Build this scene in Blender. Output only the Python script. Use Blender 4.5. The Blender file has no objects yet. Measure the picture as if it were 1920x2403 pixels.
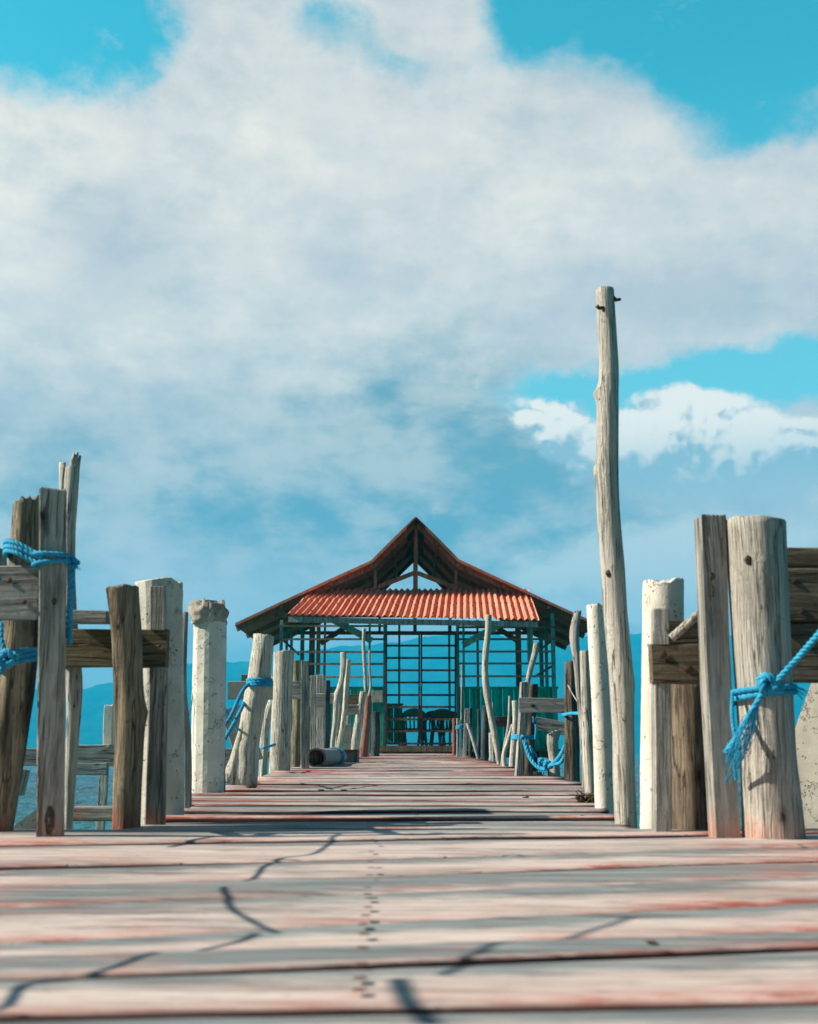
import bpy, math, random
from mathutils import Vector, Matrix, noise
random.seed(7)
R = math.radians
scene = bpy.context.scene
COL = scene.collection

# ------------------------------------------------------------------ camera
F = 2800.0                       # focal length in photo pixels (photo is 1920 x 2403)
HOR = 1768.0                     # row of the true horizon
TILT = math.atan((HOR - 1201.5) / F)
CT, ST = math.cos(TILT), math.sin(TILT)
CZ = 0.25                        # the lens is a hand's breadth above the boards
cam = bpy.data.cameras.new("camera"); cam_ob = bpy.data.objects.new("camera", cam)
COL.objects.link(cam_ob); scene.camera = cam_ob
cam_ob.location = (0, 0, CZ); cam_ob.rotation_euler = (math.pi / 2 + TILT, 0, 0)
cam.sensor_fit = 'VERTICAL'; cam.sensor_height = 36.0; cam.sensor_width = 36.0
cam.lens = F / 2403 * 36.0
cam.clip_start = 0.05; cam.clip_end = 30000
cam.dof.use_dof = True; cam.dof.focus_distance = 9.0; cam.dof.aperture_fstop = 5.6

# ------------------------------------------------------------------ sun, exposure
SUN_EL, SUN_A = 36.0, 4.0        # elevation; degrees the sun stands on the camera's side of due left
sdir = Vector((-math.cos(R(SUN_A)) * math.cos(R(SUN_EL)), -math.sin(R(SUN_A)) * math.cos(R(SUN_EL)), math.sin(R(SUN_EL))))
sun = bpy.data.lights.new("sun", 'SUN'); sun.energy = 5.0; sun.angle = R(0.5); sun.color = (1.0, 0.91, 0.77)
sun_ob = bpy.data.objects.new("sun", sun); COL.objects.link(sun_ob)
sun_ob.rotation_euler = sdir.to_track_quat('Z', 'Y').to_euler(); sun_ob.location = (-20, 0, 20)
scene.view_settings.view_transform = 'Standard'; scene.view_settings.look = 'None'
scene.view_settings.gamma = 1.0; scene.view_settings.exposure = 0.78
scene.cycles.volume_bounces = 1
scene.cycles.max_bounces = 8
scene.cycles.use_denoising = True

# ------------------------------------------------------------------ pixel <-> world
def deck_z(Y):
    if Y < 3.5: d = 0.267 - 0.0129 * Y
    elif Y < 10: d = 0.222 - 0.0129 * (Y - 3.5)
    else: d = 0.138 - 0.0092 * (min(Y, 25) - 10)
    return CZ - d
def ray(px, py):
    u, v = px - 960, 1201.5 - py
    k = F * CT - v * ST
    return u / k, (v * CT + F * ST) / k
def at(px, py, Y):
    a, b = ray(px, py)
    return Vector((a * Y, Y, CZ + b * Y))
def pxm(py, Y):                  # metres per photo pixel at depth Y
    return Y / (F * CT - (1201.5 - py) * ST)
def ybase(py):
    _, q = ray(960, py)
    lo, hi = 0.5, 25.0
    for _ in range(50):
        m = (lo + hi) / 2
        if q * m + CZ < deck_z(m): hi = m
        else: lo = m
    return m

# ------------------------------------------------------------------ node helpers
class NT:
    def __init__(s, tree): s.t = tree; s.n = tree.nodes; s.l = tree.links
    def new(s, typ, **kw):
        n = s.n.new(typ)
        for k, v in kw.items(): setattr(n, k, v)
        return n
    def put(s, sock, v):
        if hasattr(v, 'is_output'): s.l.new(v, sock)
        elif v is not None:
            if isinstance(v, (tuple, list)) and len(v) == 3 and sock.type == 'RGBA': v = (*v, 1)
            sock.default_value = v
    def math(s, op, a, b=None, c=None, clamp=False):
        n = s.new('ShaderNodeMath', operation=op, use_clamp=clamp)
        s.put(n.inputs[0], a); s.put(n.inputs[1], b) if b is not None else None
        if c is not None: s.put(n.inputs[2], c)
        return n.outputs[0]
    def vmath(s, op, a, b=None, c=None, out=0):
        n = s.new('ShaderNodeVectorMath', operation=op)
        s.put(n.inputs[0], a)
        if b is not None: s.put(n.inputs[1], b)
        if c is not None: s.put(n.inputs[2], c)
        return n.outputs[out]
    def noise(s, vec, scale, detail=4, rough=0.55, dist=0.0, col=False):
        n = s.new('ShaderNodeTexNoise')
        s.put(n.inputs['Vector'], vec); n.inputs['Scale'].default_value = scale
        n.inputs['Detail'].default_value = detail; n.inputs['Roughness'].default_value = rough
        n.inputs['Distortion'].default_value = dist
        return n.outputs['Color' if col else 'Fac']
    def step(s, v, a, b, o0=0.0, o1=1.0):
        n = s.new('ShaderNodeMapRange', interpolation_type='SMOOTHSTEP')
        s.put(n.inputs[0], v); n.inputs[1].default_value = a; n.inputs[2].default_value = b
        n.inputs[3].default_value = o0; n.inputs[4].default_value = o1
        return n.outputs[0]
    def mix(s, f, a, b, typ='MIX'):
        n = s.new('ShaderNodeMix', data_type='RGBA', blend_type=typ)
        s.put(n.inputs[0], f); s.put(n.inputs[6], a); s.put(n.inputs[7], b)
        return n.outputs[2]
    def bump(s, h, strength=0.5, dist=0.01, nrm=None):
        n = s.new('ShaderNodeBump'); s.put(n.inputs['Height'], h)
        n.inputs['Strength'].default_value = strength; n.inputs['Distance'].default_value = dist
        if nrm is not None: s.l.new(nrm, n.inputs['Normal'])
        return n.outputs[0]

def material(name):
    m = bpy.data.materials.new(name); m.use_nodes = True
    t = NT(m.node_tree); b = m.node_tree.nodes['Principled BSDF']
    return m, t, b

# ------------------------------------------------------------------ world: blue sky with its clouds, laid out by azimuth and elevation
world = bpy.data.worlds.new("World"); scene.world = world; world.use_nodes = True
w = NT(world.node_tree)
bg = world.node_tree.nodes['Background']; bg.inputs['Strength'].default_value = 0.08
sky = w.new('ShaderNodeTexSky', sky_type='NISHITA', sun_disc=False)
sky.sun_elevation = R(SUN_EL); sky.sun_rotation = R(-90 - SUN_A)
sky.air_density = 1.0; sky.dust_density = 0.6; sky.ozone_density = 1.5
def L(r, g, b):                  # sRGB 0-255 -> linear
    f = lambda c: c / 12.92 if c <= 0.04045 else ((c + 0.055) / 1.055) ** 2.4
    return tuple(f(c / 255) for c in (r, g, b))
def W(r, g, b, k=1.0): return tuple(c * 10 * k for c in L(r, g, b))
tc = w.new('ShaderNodeTexCoord').outputs['Generated']
dirn = w.vmath('NORMALIZE', tc)
sep = w.new('ShaderNodeSeparateXYZ'); w.l.new(dirn, sep.inputs[0])
az = w.math('MULTIPLY', w.math('ARCTAN2', sep.outputs[0], sep.outputs[1]), 57.2958)
el = w.math('MULTIPLY', w.math('ARCSINE', sep.outputs[2]), 57.2958)
cmb = w.new('ShaderNodeCombineXYZ'); w.l.new(az, cmb.inputs[0]); w.l.new(el, cmb.inputs[1])
P0 = cmb.outputs[0]              # (azimuth, elevation) in degrees
def warp(p, scale, amt, det=5, rough=0.6):
    nz = w.noise(dirn, scale, det, rough, col=True)
    return w.vmath('ADD', p, w.vmath('MULTIPLY', w.vmath('SUBTRACT', nz, (0.5, 0.5, 0.5)), (amt, amt * 0.8, 0)))
def sky_pos(px, py):
    a, b = ray(px, py); v = Vector((a, 1, b)).normalized()
    return math.degrees(math.atan2(v.x, v.y)), math.degrees(math.asin(v.z))
def field(p, blobs, base=0.0):
    acc = None
    for (px, py, rx, ry, amp) in blobs:
        a, e = sky_pos(px, py); sx, sy = 49.0 / rx, 49.0 / ry      # about 49 px per degree
        q = w.vmath('MULTIPLY_ADD', p, (sx, sy, 0), (-a * sx, -e * sy, 0))
        ln = w.vmath('LENGTH', q, out=1)
        v = w.step(ln, 0.0, 1.6, amp, 0.0)
        acc = w.math('ADD', v, base) if acc is None else w.math('ADD', acc, v)
    return acc
P1 = warp(P0, 6.0, 6.0, 7, 0.66)
P2 = warp(P0, 14.0, 3.0, 6, 0.62)
n1 = w.noise(dirn, 6.0, 9, 0.68); n2 = w.noise(w.vmath('MULTIPLY', dirn, (1, 1, 2.4)), 8.0, 9, 0.66)
n3 = w.noise(dirn, 22.0, 8, 0.62); n4 = w.noise(w.vmath('MULTIPLY', dirn, (1, 1, 1.5)), 17.0, 8, 0.66)
fc = field(P1, [(60, 30, 340, 170, -2.0), (330, -40, 190, 130, -0.9), (800, 80, 150, 75, -1.15), (960, 170, 170, 60, -0.75),
                (1560, -40, 430, 200, -2.2), (1900, 20, 380, 215, -2.2), (1240, 10, 110, 130, -1.0),
                (1740, 310, 150, 70, -0.8), (1600, 920, 420, 80, -1.5), (1850, 900, 300, 90, -1.1), (1330, 900, 200, 50, -0.8)], 1.15)
cov = w.step(w.math('ADD', fc, w.math('MULTIPLY', w.math('SUBTRACT', w.math('MULTIPLY_ADD', n4, 0.45, w.math('MULTIPLY', n1, 0.55)), 0.5), 3.0)), -0.25, 0.85)
zone = w.math('MULTIPLY', w.step(w.math('ABSOLUTE', az), 24, 36, 1.0, 0.0), w.step(el, 36, 46, 1.0, 0.0))   # clouds kept to the view; unseen sky is dimmed to cut ambient light
cov = w.math('MULTIPLY', cov, zone)
fb = field(P1, [(20, 380, 210, 330, 0.75), (600, 400, 380, 190, 0.45), (1300, 560, 300, 200, 0.4), (750, 800, 560, 130, 0.40),
                (1450, 300, 300, 120, 0.05), (280, 545, 330, 90, -0.45), (1500, 720, 560, 110, -0.40), (900, 620, 400, 60, -0.25),
                (1000, 150, 300, 200, 0.05), (900, 880, 300, 70, 0.2), (180, 850, 300, 100, 0.15)], 0.40)
offd = w.vmath('ADD', dirn, (-0.030, 0.0, 0.040))
n1o = w.noise(offd, 6.0, 9, 0.68); relief = w.math('MULTIPLY', w.math('SUBTRACT', n1, n1o), 1.5)
fb = w.math('ADD', fb, relief)
bri = w.math('ADD', fb, w.math('MULTIPLY', w.math('SUBTRACT', n2, 0.5), 1.3), clamp=True)
fs = field(P1, [(1060, 1150, 420, 350, 0.95), (1200, 1330, 250, 200, 0.35), (640, 1100, 620, 230, 0.62), (250, 1150, 400, 120, 0.2), (1000, 960, 250, 110, 0.5), (640, 1250, 500, 100, 0.15),
                (250, 1200, 500, 160, 0.12), (60, 1050, 260, 260, 0.1), (1900, 1200, 300, 150, 0.30), (1500, 1150, 260, 160, 0.45), (960, 1560, 1400, 120, 0.3)], 0.0)
shd = w.math('ADD', fs, w.math('MULTIPLY', w.math('SUBTRACT', w.math('MULTIPLY_ADD', n4, 0.5, w.math('MULTIPLY', n1, 0.5)), 0.5), 2.6), clamp=True)
blue = w.mix(1.0, sky.outputs[0], w.mix(zone, (0.22, 0.31, 0.31), (0.42, 1.95, 1.52)), 'MULTIPLY')
lowblue = w.step(el, 6, 33, 1.0, 0.0)
blue = w.mix(w.math('MULTIPLY', w.math('MULTIPLY', lowblue, zone), 0.65), blue, W(150, 188, 196))
cloud = w.mix(bri, W(182, 183, 184), W(230, 220, 206))
n5 = w.noise(w.vmath('MULTIPLY', dirn, (1, 1, 1.8)), 15.0, 5, 0.56)
tone = w.step(w.math('MULTIPLY_ADD', n5, 0.55, w.math('MULTIPLY', n2, 0.45)), 0.38, 0.62)
cloud = w.mix(shd, cloud, w.mix(tone, W(106, 142, 152), W(184, 186, 180)))
cloud = w.mix(w.step(n5, 0.40, 0.62, 0.16, 0.0), cloud, W(150, 166, 178))
colr = w.mix(cov, blue, cloud)
# cumulus heaps low on the right
kb = [(1275, 965, 105, 50, 1.2), (1350, 1020, 120, 60, 0.8), (1570, 975, 125, 75, 1.4), (1440, 1040, 130, 60, 0.8), (1735, 995, 120, 75, 1.3),
      (1800, 1080, 130, 90, 0.9), (1640, 1080, 180, 80, 0.9), (1930, 1010, 60, 45, 1.2), (1440, 1085, 190, 80, 0.6), (1660, 1120, 230, 90, 0.65), (1870, 1130, 200, 110, 0.6), (1090, 905, 150, 40, 0.42)]
fk = field(P2, kb, -0.35)
def puff(vec):                   # rounded lumps with sharp creases between them
    tot = None
    for sc_, am in ((15.0, 2.2), (34.0, 1.3), (75.0, 0.7)):
        q_ = w.math('MULTIPLY', w.math('ABSOLUTE', w.math('SUBTRACT', w.noise(vec, sc_, 1, 0.4, 0.3), 0.5)), am)
        tot = q_ if tot is None else w.math('ADD', tot, q_)
    return tot
pf = puff(dirn); pfo = puff(w.vmath('ADD', dirn, (-0.006, 0.0, 0.009)))
kmask = w.step(fk, -0.30, 0.10)
kk = w.math('ADD', w.math('ADD', fk, w.math('MULTIPLY', w.math('MULTIPLY', w.math('SUBTRACT', pf, 0.42), 0.8), kmask)), w.math('MULTIPLY', w.math('SUBTRACT', n3, 0.5), 0.45))
ka = w.step(kk, -0.05, 0.50)
ku = field(w.vmath('ADD', P2, (-0.6, 1.5, 0)), kb, -0.35)
lit = w.step(w.math('ADD', w.math('MULTIPLY', w.math('SUBTRACT', fk, ku), 0.9), w.math('MULTIPLY', w.math('SUBTRACT', pf, pfo), 3.0)), -0.35, 0.85)
lit = w.math('MULTIPLY', lit, w.step(el, 11.4, 15.8, 0.15, 1.0))
ka = w.math('MULTIPLY', ka, w.step(el, 10.0, 13.6, 0.25, 1.0))
kc = w.mix(lit, W(150, 174, 182), W(238, 230, 216))
colr = w.mix(w.math('MULTIPLY', ka, zone), colr, kc)
# pale bank close to the horizon
fl = field(P1, [(1600, 1360, 420, 110, 0.9), (1380, 1290, 150, 110, 0.6), (1500, 1455, 60, 40, 0.9), (1800, 1250, 300, 60, 0.6), (620, 1385, 220, 40, 0.5), (580, 1470, 180, 50, 0.6),
                (1250, 1370, 70, 30, 0.9), (300, 1600, 300, 40, 0.8), (1000, 1460, 400, 45, 1.0), (1000, 1190, 90, 18, 0.6)], -0.25)
la = w.step(w.math('ADD', fl, w.math('MULTIPLY', w.math('SUBTRACT', n4, 0.5), 2.2)), 0.0, 0.8)
colr = w.mix(w.math('MULTIPLY', la, zone), colr, W(206, 206, 196))
w.l.new(colr, bg.inputs['Color'])
world.cycles.sampling_method = 'MANUAL'; world.cycles.sample_map_resolution = 512

# ------------------------------------------------------------------ mesh helpers
class MB:
    def __init__(s): s.v = []; s.f = []; s.m = []; s.sm = []
    def ring(s, pts): i = len(s.v); s.v += [tuple(p) for p in pts]; return list(range(i, i + len(pts)))
    def face(s, f, mi=0, smooth=True): s.f.append(tuple(f)); s.m.append(mi); s.sm.append(smooth)
    def skin(s, a, b, mi=0, smooth=True):
        n = len(a)
        for i in range(n): s.face((a[i], a[(i + 1) % n], b[(i + 1) % n], b[i]), mi, smooth)
    def box(s, c, h, mi=0, M=None):
        i = len(s.v)
        for dz in (-1, 1):
            for dx, dy in ((-1, -1), (1, -1), (1, 1), (-1, 1)):
                p = Vector((dx * h[0], dy * h[1], dz * h[2]))
                if M is not None: p = M @ p
                s.v.append(tuple(Vector(c) + p))
        for f in ((3, 2, 1, 0), (4, 5, 6, 7), (0, 1, 5, 4), (1, 2, 6, 5), (2, 3, 7, 6), (3, 0, 4, 7)):
            s.face([i + k for k in f], mi, False)
    def bar(s, a, b, wx, wy, mi=0, up=(0, 0, 1)):
        a, b = Vector(a), Vector(b); z = (b - a); ln = z.length; z.normalize()
        x = z.cross(Vector(up))
        if x.length < 1e-4: x = Vector((1, 0, 0))
        x.normalize(); y = z.cross(x)
        M = Matrix((x, y, z)).transposed()
        s.box((a + b) / 2, (wx / 2, wy / 2, ln / 2), mi, M)
    def tube(s, pts, rad, n=10, mi=0, caps=True):
        pts = [Vector(p) for p in pts]; prev = None; x = None
        for i, p in enumerate(pts):
            t = (pts[min(i + 1, len(pts) - 1)] - pts[max(i - 1, 0)]).normalized()
            if x is None:
                x = t.cross(Vector((0.3, 0.2, 1)));
                if x.length < 1e-3: x = t.cross(Vector((1, 0, 0)))
            x = (x - t * x.dot(t)).normalized(); y = t.cross(x)
            r = rad(i / max(1, len(pts) - 1)) if callable(rad) else rad
            rg = s.ring([p + (x * math.cos(2 * math.pi * k / n) + y * math.sin(2 * math.pi * k / n)) * r for k in range(n)])
            if prev: s.skin(prev, rg, mi)
            elif caps: s.face(rg[::-1], mi)
            prev = rg
        if caps: s.face(prev, mi)
    def build(s, name, mats, parent=None, loc=(0, 0, 0), rot=None):
        me = bpy.data.meshes.new(name); me.from_pydata(s.v, [], s.f)
        for m in (mats if isinstance(mats, (list, tuple)) else [mats]): me.materials.append(m)
        me.polygons.foreach_set('material_index', s.m); me.polygons.foreach_set('use_smooth', s.sm)
        me.update()
        o = bpy.data.objects.new(name, me); COL.objects.link(o)
        o.location = loc
        if rot is not None: o.rotation_euler = rot
        if parent is not None: o.parent = parent
        return o
def tag(o, label=None, cat=None, group=None, kind=None):
    if label: o['label'] = label
    if cat: o['category'] = cat
    if group: o['group'] = group
    if kind: o['kind'] = kind
    return o
def empty(name, loc, label, cat, group=None, rz=0):
    o = bpy.data.objects.new(name, None); COL.objects.link(o); o.location = loc; o.rotation_euler = (0, 0, rz)
    o.empty_display_size = 0.1
    return tag(o, label, cat, group)
def smooth_pts(pts, n):          # Catmull-Rom through tuples
    out = []; m = len(pts)
    for i in range(n):
        t = i / (n - 1) * (m - 1); k = min(int(t), m - 2); f = t - k
        p0, p1, p2, p3 = pts[max(k - 1, 0)], pts[k], pts[k + 1], pts[min(k + 2, m - 1)]
        out.append(tuple(0.5 * (2 * b + (c - a) * f + (2 * a - 5 * b + 4 * c - d) * f * f + (3 * b - a - 3 * c + d) * f ** 3)
                         for a, b, c, d in zip(p0, p1, p2, p3)))
    return out

# ------------------------------------------------------------------ materials
def wood(name, light, dark, crack=0.5, blotch=0.5, foot=None, rough=0.85, gscale=1.0, bump=0.6, foot_h=0.07, char_shade=0.0):
    m, t, b = material(name)
    oc = t.new('ShaderNodeTexCoord').outputs['Object']
    rnd = t.new('ShaderNodeObjectInfo').outputs['Random']
    off = t.vmath('ADD', oc, t.vmath('MULTIPLY', (37.0, 91.0, 53.0), t.new('ShaderNodeCombineXYZ').outputs[0]))
    cx = t.new('ShaderNodeCombineXYZ')
    for i, k in enumerate((31.0, 77.0, 13.0)): t.l.new(t.math('MULTIPLY', rnd, k), cx.inputs[i])
    off = t.vmath('ADD', oc, cx.outputs[0])
    g = t.vmath('MULTIPLY', off, (1, 1, 0.045))
    # the grain wanders a little round the log
    wob = t.vmath('MULTIPLY', t.vmath('SUBTRACT', t.noise(off, 3.0, 2, 0.5, col=True), (0.5, 0.5, 0.5)), (0.03, 0.03, 0.0))
    g = t.vmath('ADD', g, wob)
    fine = t.noise(g, 230 * gscale, 4, 0.65)
    mid = t.noise(g, 75 * gscale, 5, 0.65)
    blo = t.noise(t.vmath('MULTIPLY', off, (1, 1, 0.35)), 7, 4, 0.6)
    ck = t.noise(t.vmath('MULTIPLY', g, (1, 1, 0.5)), 48 * gscale, 3, 0.5, 0.3)
    cr = t.math('ABSOLUTE', t.math('SUBTRACT', ck, 0.5))
    cmask = t.math('MULTIPLY', t.step(cr, 0.004, 0.022, 1.0, 0.0), t.step(blo, 0.40, 0.56))
    saw = t.noise(t.vmath('MULTIPLY', off, (0.25, 0.25, 1)), 90, 2, 0.5)
    f = t.math('ADD', t.math('MULTIPLY', fine, 0.55), t.math('MULTIPLY', mid, 0.55))
    f = t.math('ADD', f, t.math('MULTIPLY', t.math('SUBTRACT', blo, 0.5), blotch))
    f = t.step(f, 0.36, 0.72)
    c = t.mix(f, dark, light)
    hs = t.new('ShaderNodeHueSaturation'); t.l.new(c, hs.inputs['Color'])
    t.l.new(t.math('MULTIPLY_ADD', rnd, 0.35, 0.83), hs.inputs['Value']); t.l.new(t.math('MULTIPLY_ADD', rnd, 0.5, 0.75), hs.inputs['Saturation'])
    c = hs.outputs[0]
    kv = t.new('ShaderNodeTexVoronoi'); kv.inputs['Scale'].default_value = 4.2
    t.l.new(t.vmath('ADD', t.vmath('MULTIPLY', off, (1.6, 1.6, 0.8)), t.vmath('MULTIPLY', t.noise(off, 30, 2, 0.5, col=True), (0.02, 0.02, 0.02))), kv.inputs['Vector'])
    kd = kv.outputs['Distance']
    c = t.mix(t.step(kd, 0.06, 0.16, 0.55, 0.0), c, tuple(x * 0.55 for x in dark))
    c = t.mix(t.step(kd, 0.025, 0.07, 0.85, 0.0), c, tuple(x * 0.15 for x in dark))
    spots = t.noise(off, 38, 3, 0.6)
    c = t.mix(t.math('MULTIPLY', t.step(spots, 0.63, 0.74), 0.45), c, tuple(x * 0.35 for x in dark))
    c = t.mix(t.math('MULTIPLY', cmask, crack), c, tuple(x * 0.12 for x in dark))
    if char_shade:  # char blotches; their black also stands in for the shaded half of logs
        cc = t.noise(t.vmath('MULTIPLY', off, (1.6, 1.6, 0.25)), 6, 3, 0.6)
        c = t.mix(t.step(cc, 0.55 - char_shade * 0.1, 0.62, 0, 0.9), c, (0.012, 0.011, 0.010))
    if foot:
        sp = t.new('ShaderNodeSeparateXYZ'); t.l.new(oc, sp.inputs[0])
        fz = t.math('ADD', sp.outputs[2], t.math('MULTIPLY', t.math('SUBTRACT', mid, 0.5), 0.16))
        c = t.mix(t.math('MULTIPLY', t.step(fz, foot_h * 0.1, foot_h * 1.0, 1.0, 0.0), t.step(blo, 0.38, 0.60, 0.15, 0.8)), c, foot)
    t.l.new(c, b.inputs['Base Color']); b.inputs['Roughness'].default_value = rough
    b.inputs['Specular IOR Level'].default_value = 0.25
    h = t.math('ADD', t.math('MULTIPLY', mid, 0.6), t.math('MULTIPLY', fine, 0.5))
    h = t.math('SUBTRACT', h, t.math('MULTIPLY', cmask, 1.6))
    h = t.math('ADD', h, t.math('MULTIPLY', saw, 0.12))
    t.l.new(t.bump(h, 0.9, 0.02), b.inputs['Normal'])
    return m
RED = (0.50, 0.095, 0.045)
M = {}
M['drift'] = wood('weathered_driftwood', (0.72, 0.67, 0.585), (0.33, 0.30, 0.255), 0.8, 0.5)
M['drift_foot'] = wood('weathered_driftwood_red_foot', (0.76, 0.70, 0.59), (0.38, 0.335, 0.27), 0.6, 0.6, foot=(0.62, 0.34, 0.25))
M['bleached'] = wood('bleached_driftwood', (0.78, 0.72, 0.61), (0.50, 0.45, 0.37), 0.7, 0.5)
M['greyplank'] = wood('grey_weathered_plank', (0.50, 0.485, 0.44), (0.16, 0.155, 0.14), 0.55, 0.5, gscale=0.6)
M['greyplank_foot'] = wood('grey_plank_red_foot', (0.51, 0.49, 0.435), (0.16, 0.15, 0.13), 0.55, 0.5, foot=(0.58, 0.27, 0.19), gscale=0.6)
M['brownplank'] = wood('brown_plank', (0.25, 0.20, 0.12), (0.085, 0.065, 0.038), 0.5, 0.6, gscale=0.6)  # dark brown tone with grain
M['darklog'] = wood('dark_log', (0.30, 0.24, 0.17), (0.09, 0.07, 0.05), 0.7, 0.8, char_shade=0.6)  # dark brown tone with near-black blotches
M['darklog_foot'] = wood('dark_log_red_foot', (0.46, 0.37, 0.25), (0.16, 0.125, 0.085), 0.7, 0.8, foot=(0.45, 0.07, 0.04), foot_h=0.09, char_shade=0.9)
M['yellowlog'] = wood('yellowed_log', (0.50, 0.44, 0.30), (0.15, 0.13, 0.09), 0.6, 0.9)
M['redpost'] = wood('red_painted_post', (0.52, 0.14, 0.085), (0.30, 0.09, 0.06), 0.8, 0.7)
M['tealwood'] = wood('teal_painted_timber', (0.19, 0.50, 0.44), (0.10, 0.27, 0.24), 0.4, 0.8, gscale=0.5)
M['tealpanel'] = wood('worn_teal_panel', (0.09, 0.50, 0.39), (0.05, 0.26, 0.20), 0.4, 1.0, gscale=0.25)
M['oldtimber'] = wood('old_roof_timber', (0.40, 0.24, 0.17), (0.17, 0.11, 0.08), 0.4, 0.6, gscale=0.5)
M['slimepost'] = wood('dark_wet_post', (0.10, 0.14, 0.15), (0.025, 0.04, 0.045), 0.5, 0.9)

def concrete(name, base, dark, stain=(0.45, 0.36, 0.27)):
    m, t, b = material(name)
    oc = t.new('ShaderNodeTexCoord').outputs['Object']
    rnd = t.new('ShaderNodeObjectInfo').outputs['Random']
    cx = t.new('ShaderNodeCombineXYZ')
    for i, k in enumerate((31.0, 77.0, 13.0)): t.l.new(t.math('MULTIPLY', rnd, k), cx.inputs[i])
    off = t.vmath('ADD', oc, cx.outputs[0])
    n = t.noise(off, 9, 6, 0.65); g = t.noise(off, 160, 3, 0.6)
    v = t.new('ShaderNodeTexVoronoi'); v.inputs['Scale'].default_value = 55; v.inputs['Randomness'].default_value = 1
    t.l.new(t.vmath('ADD', off, t.vmath('MULTIPLY', t.noise(off, 60, 2, 0.5, col=True), (0.01, 0.01, 0.02))), v.inputs['Vector'])
    pit = t.math('MULTIPLY', t.step(v.outputs['Distance'], 0.10, 0.26, 1.0, 0.0), t.step(t.noise(off, 14, 4, 0.6), 0.50, 0.58))
    c = t.mix(t.step(n, 0.3, 0.7), dark, base)
    c = t.mix(t.math('MULTIPLY', g, 0.25), c, dark)
    st = t.noise(t.vmath('MULTIPLY', off, (1, 1, 0.2)), 12, 4, 0.6)
    c = t.mix(t.step(st, 0.55, 0.75, 0, 0.45), c, stain)
    c = t.mix(t.math('MULTIPLY', pit, 0.75), c, tuple(x * 0.25 for x in dark))
    ck = t.math('ABSOLUTE', t.math('SUBTRACT', t.noise(off, 3.1, 5, 0.6), 0.5))
    cm = t.step(ck, 0.0, 0.0035, 1.0, 0.0)
    c = t.mix(t.math('MULTIPLY', cm, 0.6), c, tuple(x * 0.2 for x in dark))
    t.l.new(c, b.inputs['Base Color']); b.inputs['Roughness'].default_value = 0.9
    b.inputs['Specular IOR Level'].default_value = 0.2
    h = t.math('ADD', t.math('MULTIPLY', g, 0.35), t.math('MULTIPLY', n, 0.8))
    h = t.math('SUBTRACT', h, t.math('MULTIPLY', pit, 1.3)); h = t.math('SUBTRACT', h, cm)
    t.l.new(t.bump(h, 0.7, 0.008), b.inputs['Normal'])
    return m
M['concrete'] = concrete('limewashed_concrete', (0.72, 0.67, 0.57), (0.52, 0.48, 0.40))
M['concrete_white'] = concrete('white_concrete', (0.80, 0.76, 0.66), (0.64, 0.60, 0.51), (0.52, 0.30, 0.24))
M['cement'] = concrete('grey_cement_board', (0.36, 0.34, 0.29), (0.25, 0.235, 0.20), (0.28, 0.25, 0.2))
M['rubble'] = concrete('broken_concrete', (0.52, 0.46, 0.39), (0.30, 0.26, 0.22))

def plain(name, col, rough=0.6, var=0.25, scale=20, metal=0.0, bump=0.0, spec=0.5):
    m, t, b = material(name)
    oc = t.new('ShaderNodeTexCoord').outputs['Object']
    n = t.noise(oc, scale, 5, 0.6)
    c = t.mix(t.step(n, 0.3, 0.7), tuple(x * (1 - var) for x in col), tuple(min(1, x * (1 + var)) for x in col))
    t.l.new(c, b.inputs['Base Color']); b.inputs['Roughness'].default_value = rough; b.inputs['Metallic'].default_value = metal
    b.inputs['Specular IOR Level'].default_value = spec
    if bump: t.l.new(t.bump(n, bump, 0.01), b.inputs['Normal'])
    return m
def rope_material():
    m, t, b = material('blue_nylon_rope')
    oc = t.new('ShaderNodeTexCoord').outputs['Object']
    n = t.noise(oc, 26, 4, 0.6); n2 = t.noise(oc, 420, 3, 0.6)
    c = t.mix(t.step(n, 0.3, 0.7), (0.0, 0.21, 0.44), (0.025, 0.38, 0.58))
    c = t.mix(t.math('MULTIPLY', n2, 0.35), c, (0.10, 0.46, 0.62))
    c = t.mix(t.step(t.noise(oc, 60, 3, 0.6), 0.60, 0.75, 0, 0.45), c, (0.09, 0.12, 0.11))
    t.l.new(c, b.inputs['Base Color']); b.inputs['Roughness'].default_value = 0.7; b.inputs['Specular IOR Level'].default_value = 0.2
    t.l.new(t.bump(n2, 0.5, 0.002), b.inputs['Normal'])
    return m
M['rope'] = rope_material()
M['steel'] = plain('rusty_steel', (0.10, 0.045, 0.025), 0.8, 0.6, 60)
M['gate'] = plain('rusted_gate_steel', (0.075, 0.045, 0.042), 0.75, 0.6, 14)
M['gate_rust'] = plain('bare_rust_steel', (0.22, 0.10, 0.055), 0.8, 0.5, 20)
M['chair'] = plain('teal_chair_plastic', (0.02, 0.20, 0.165), 0.45, 0.2, 8)
M['weed'] = plain('dried_seaweed', (0.075, 0.065, 0.03), 0.95, 0.8, 60)
M['lock'] = plain('steel_padlock', (0.6, 0.6, 0.58), 0.35, 0.1, 10, 0.8)
M['ropebox'] = plain('dark_steel_box', (0.035, 0.045, 0.055), 0.55, 0.3, 30)

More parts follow.
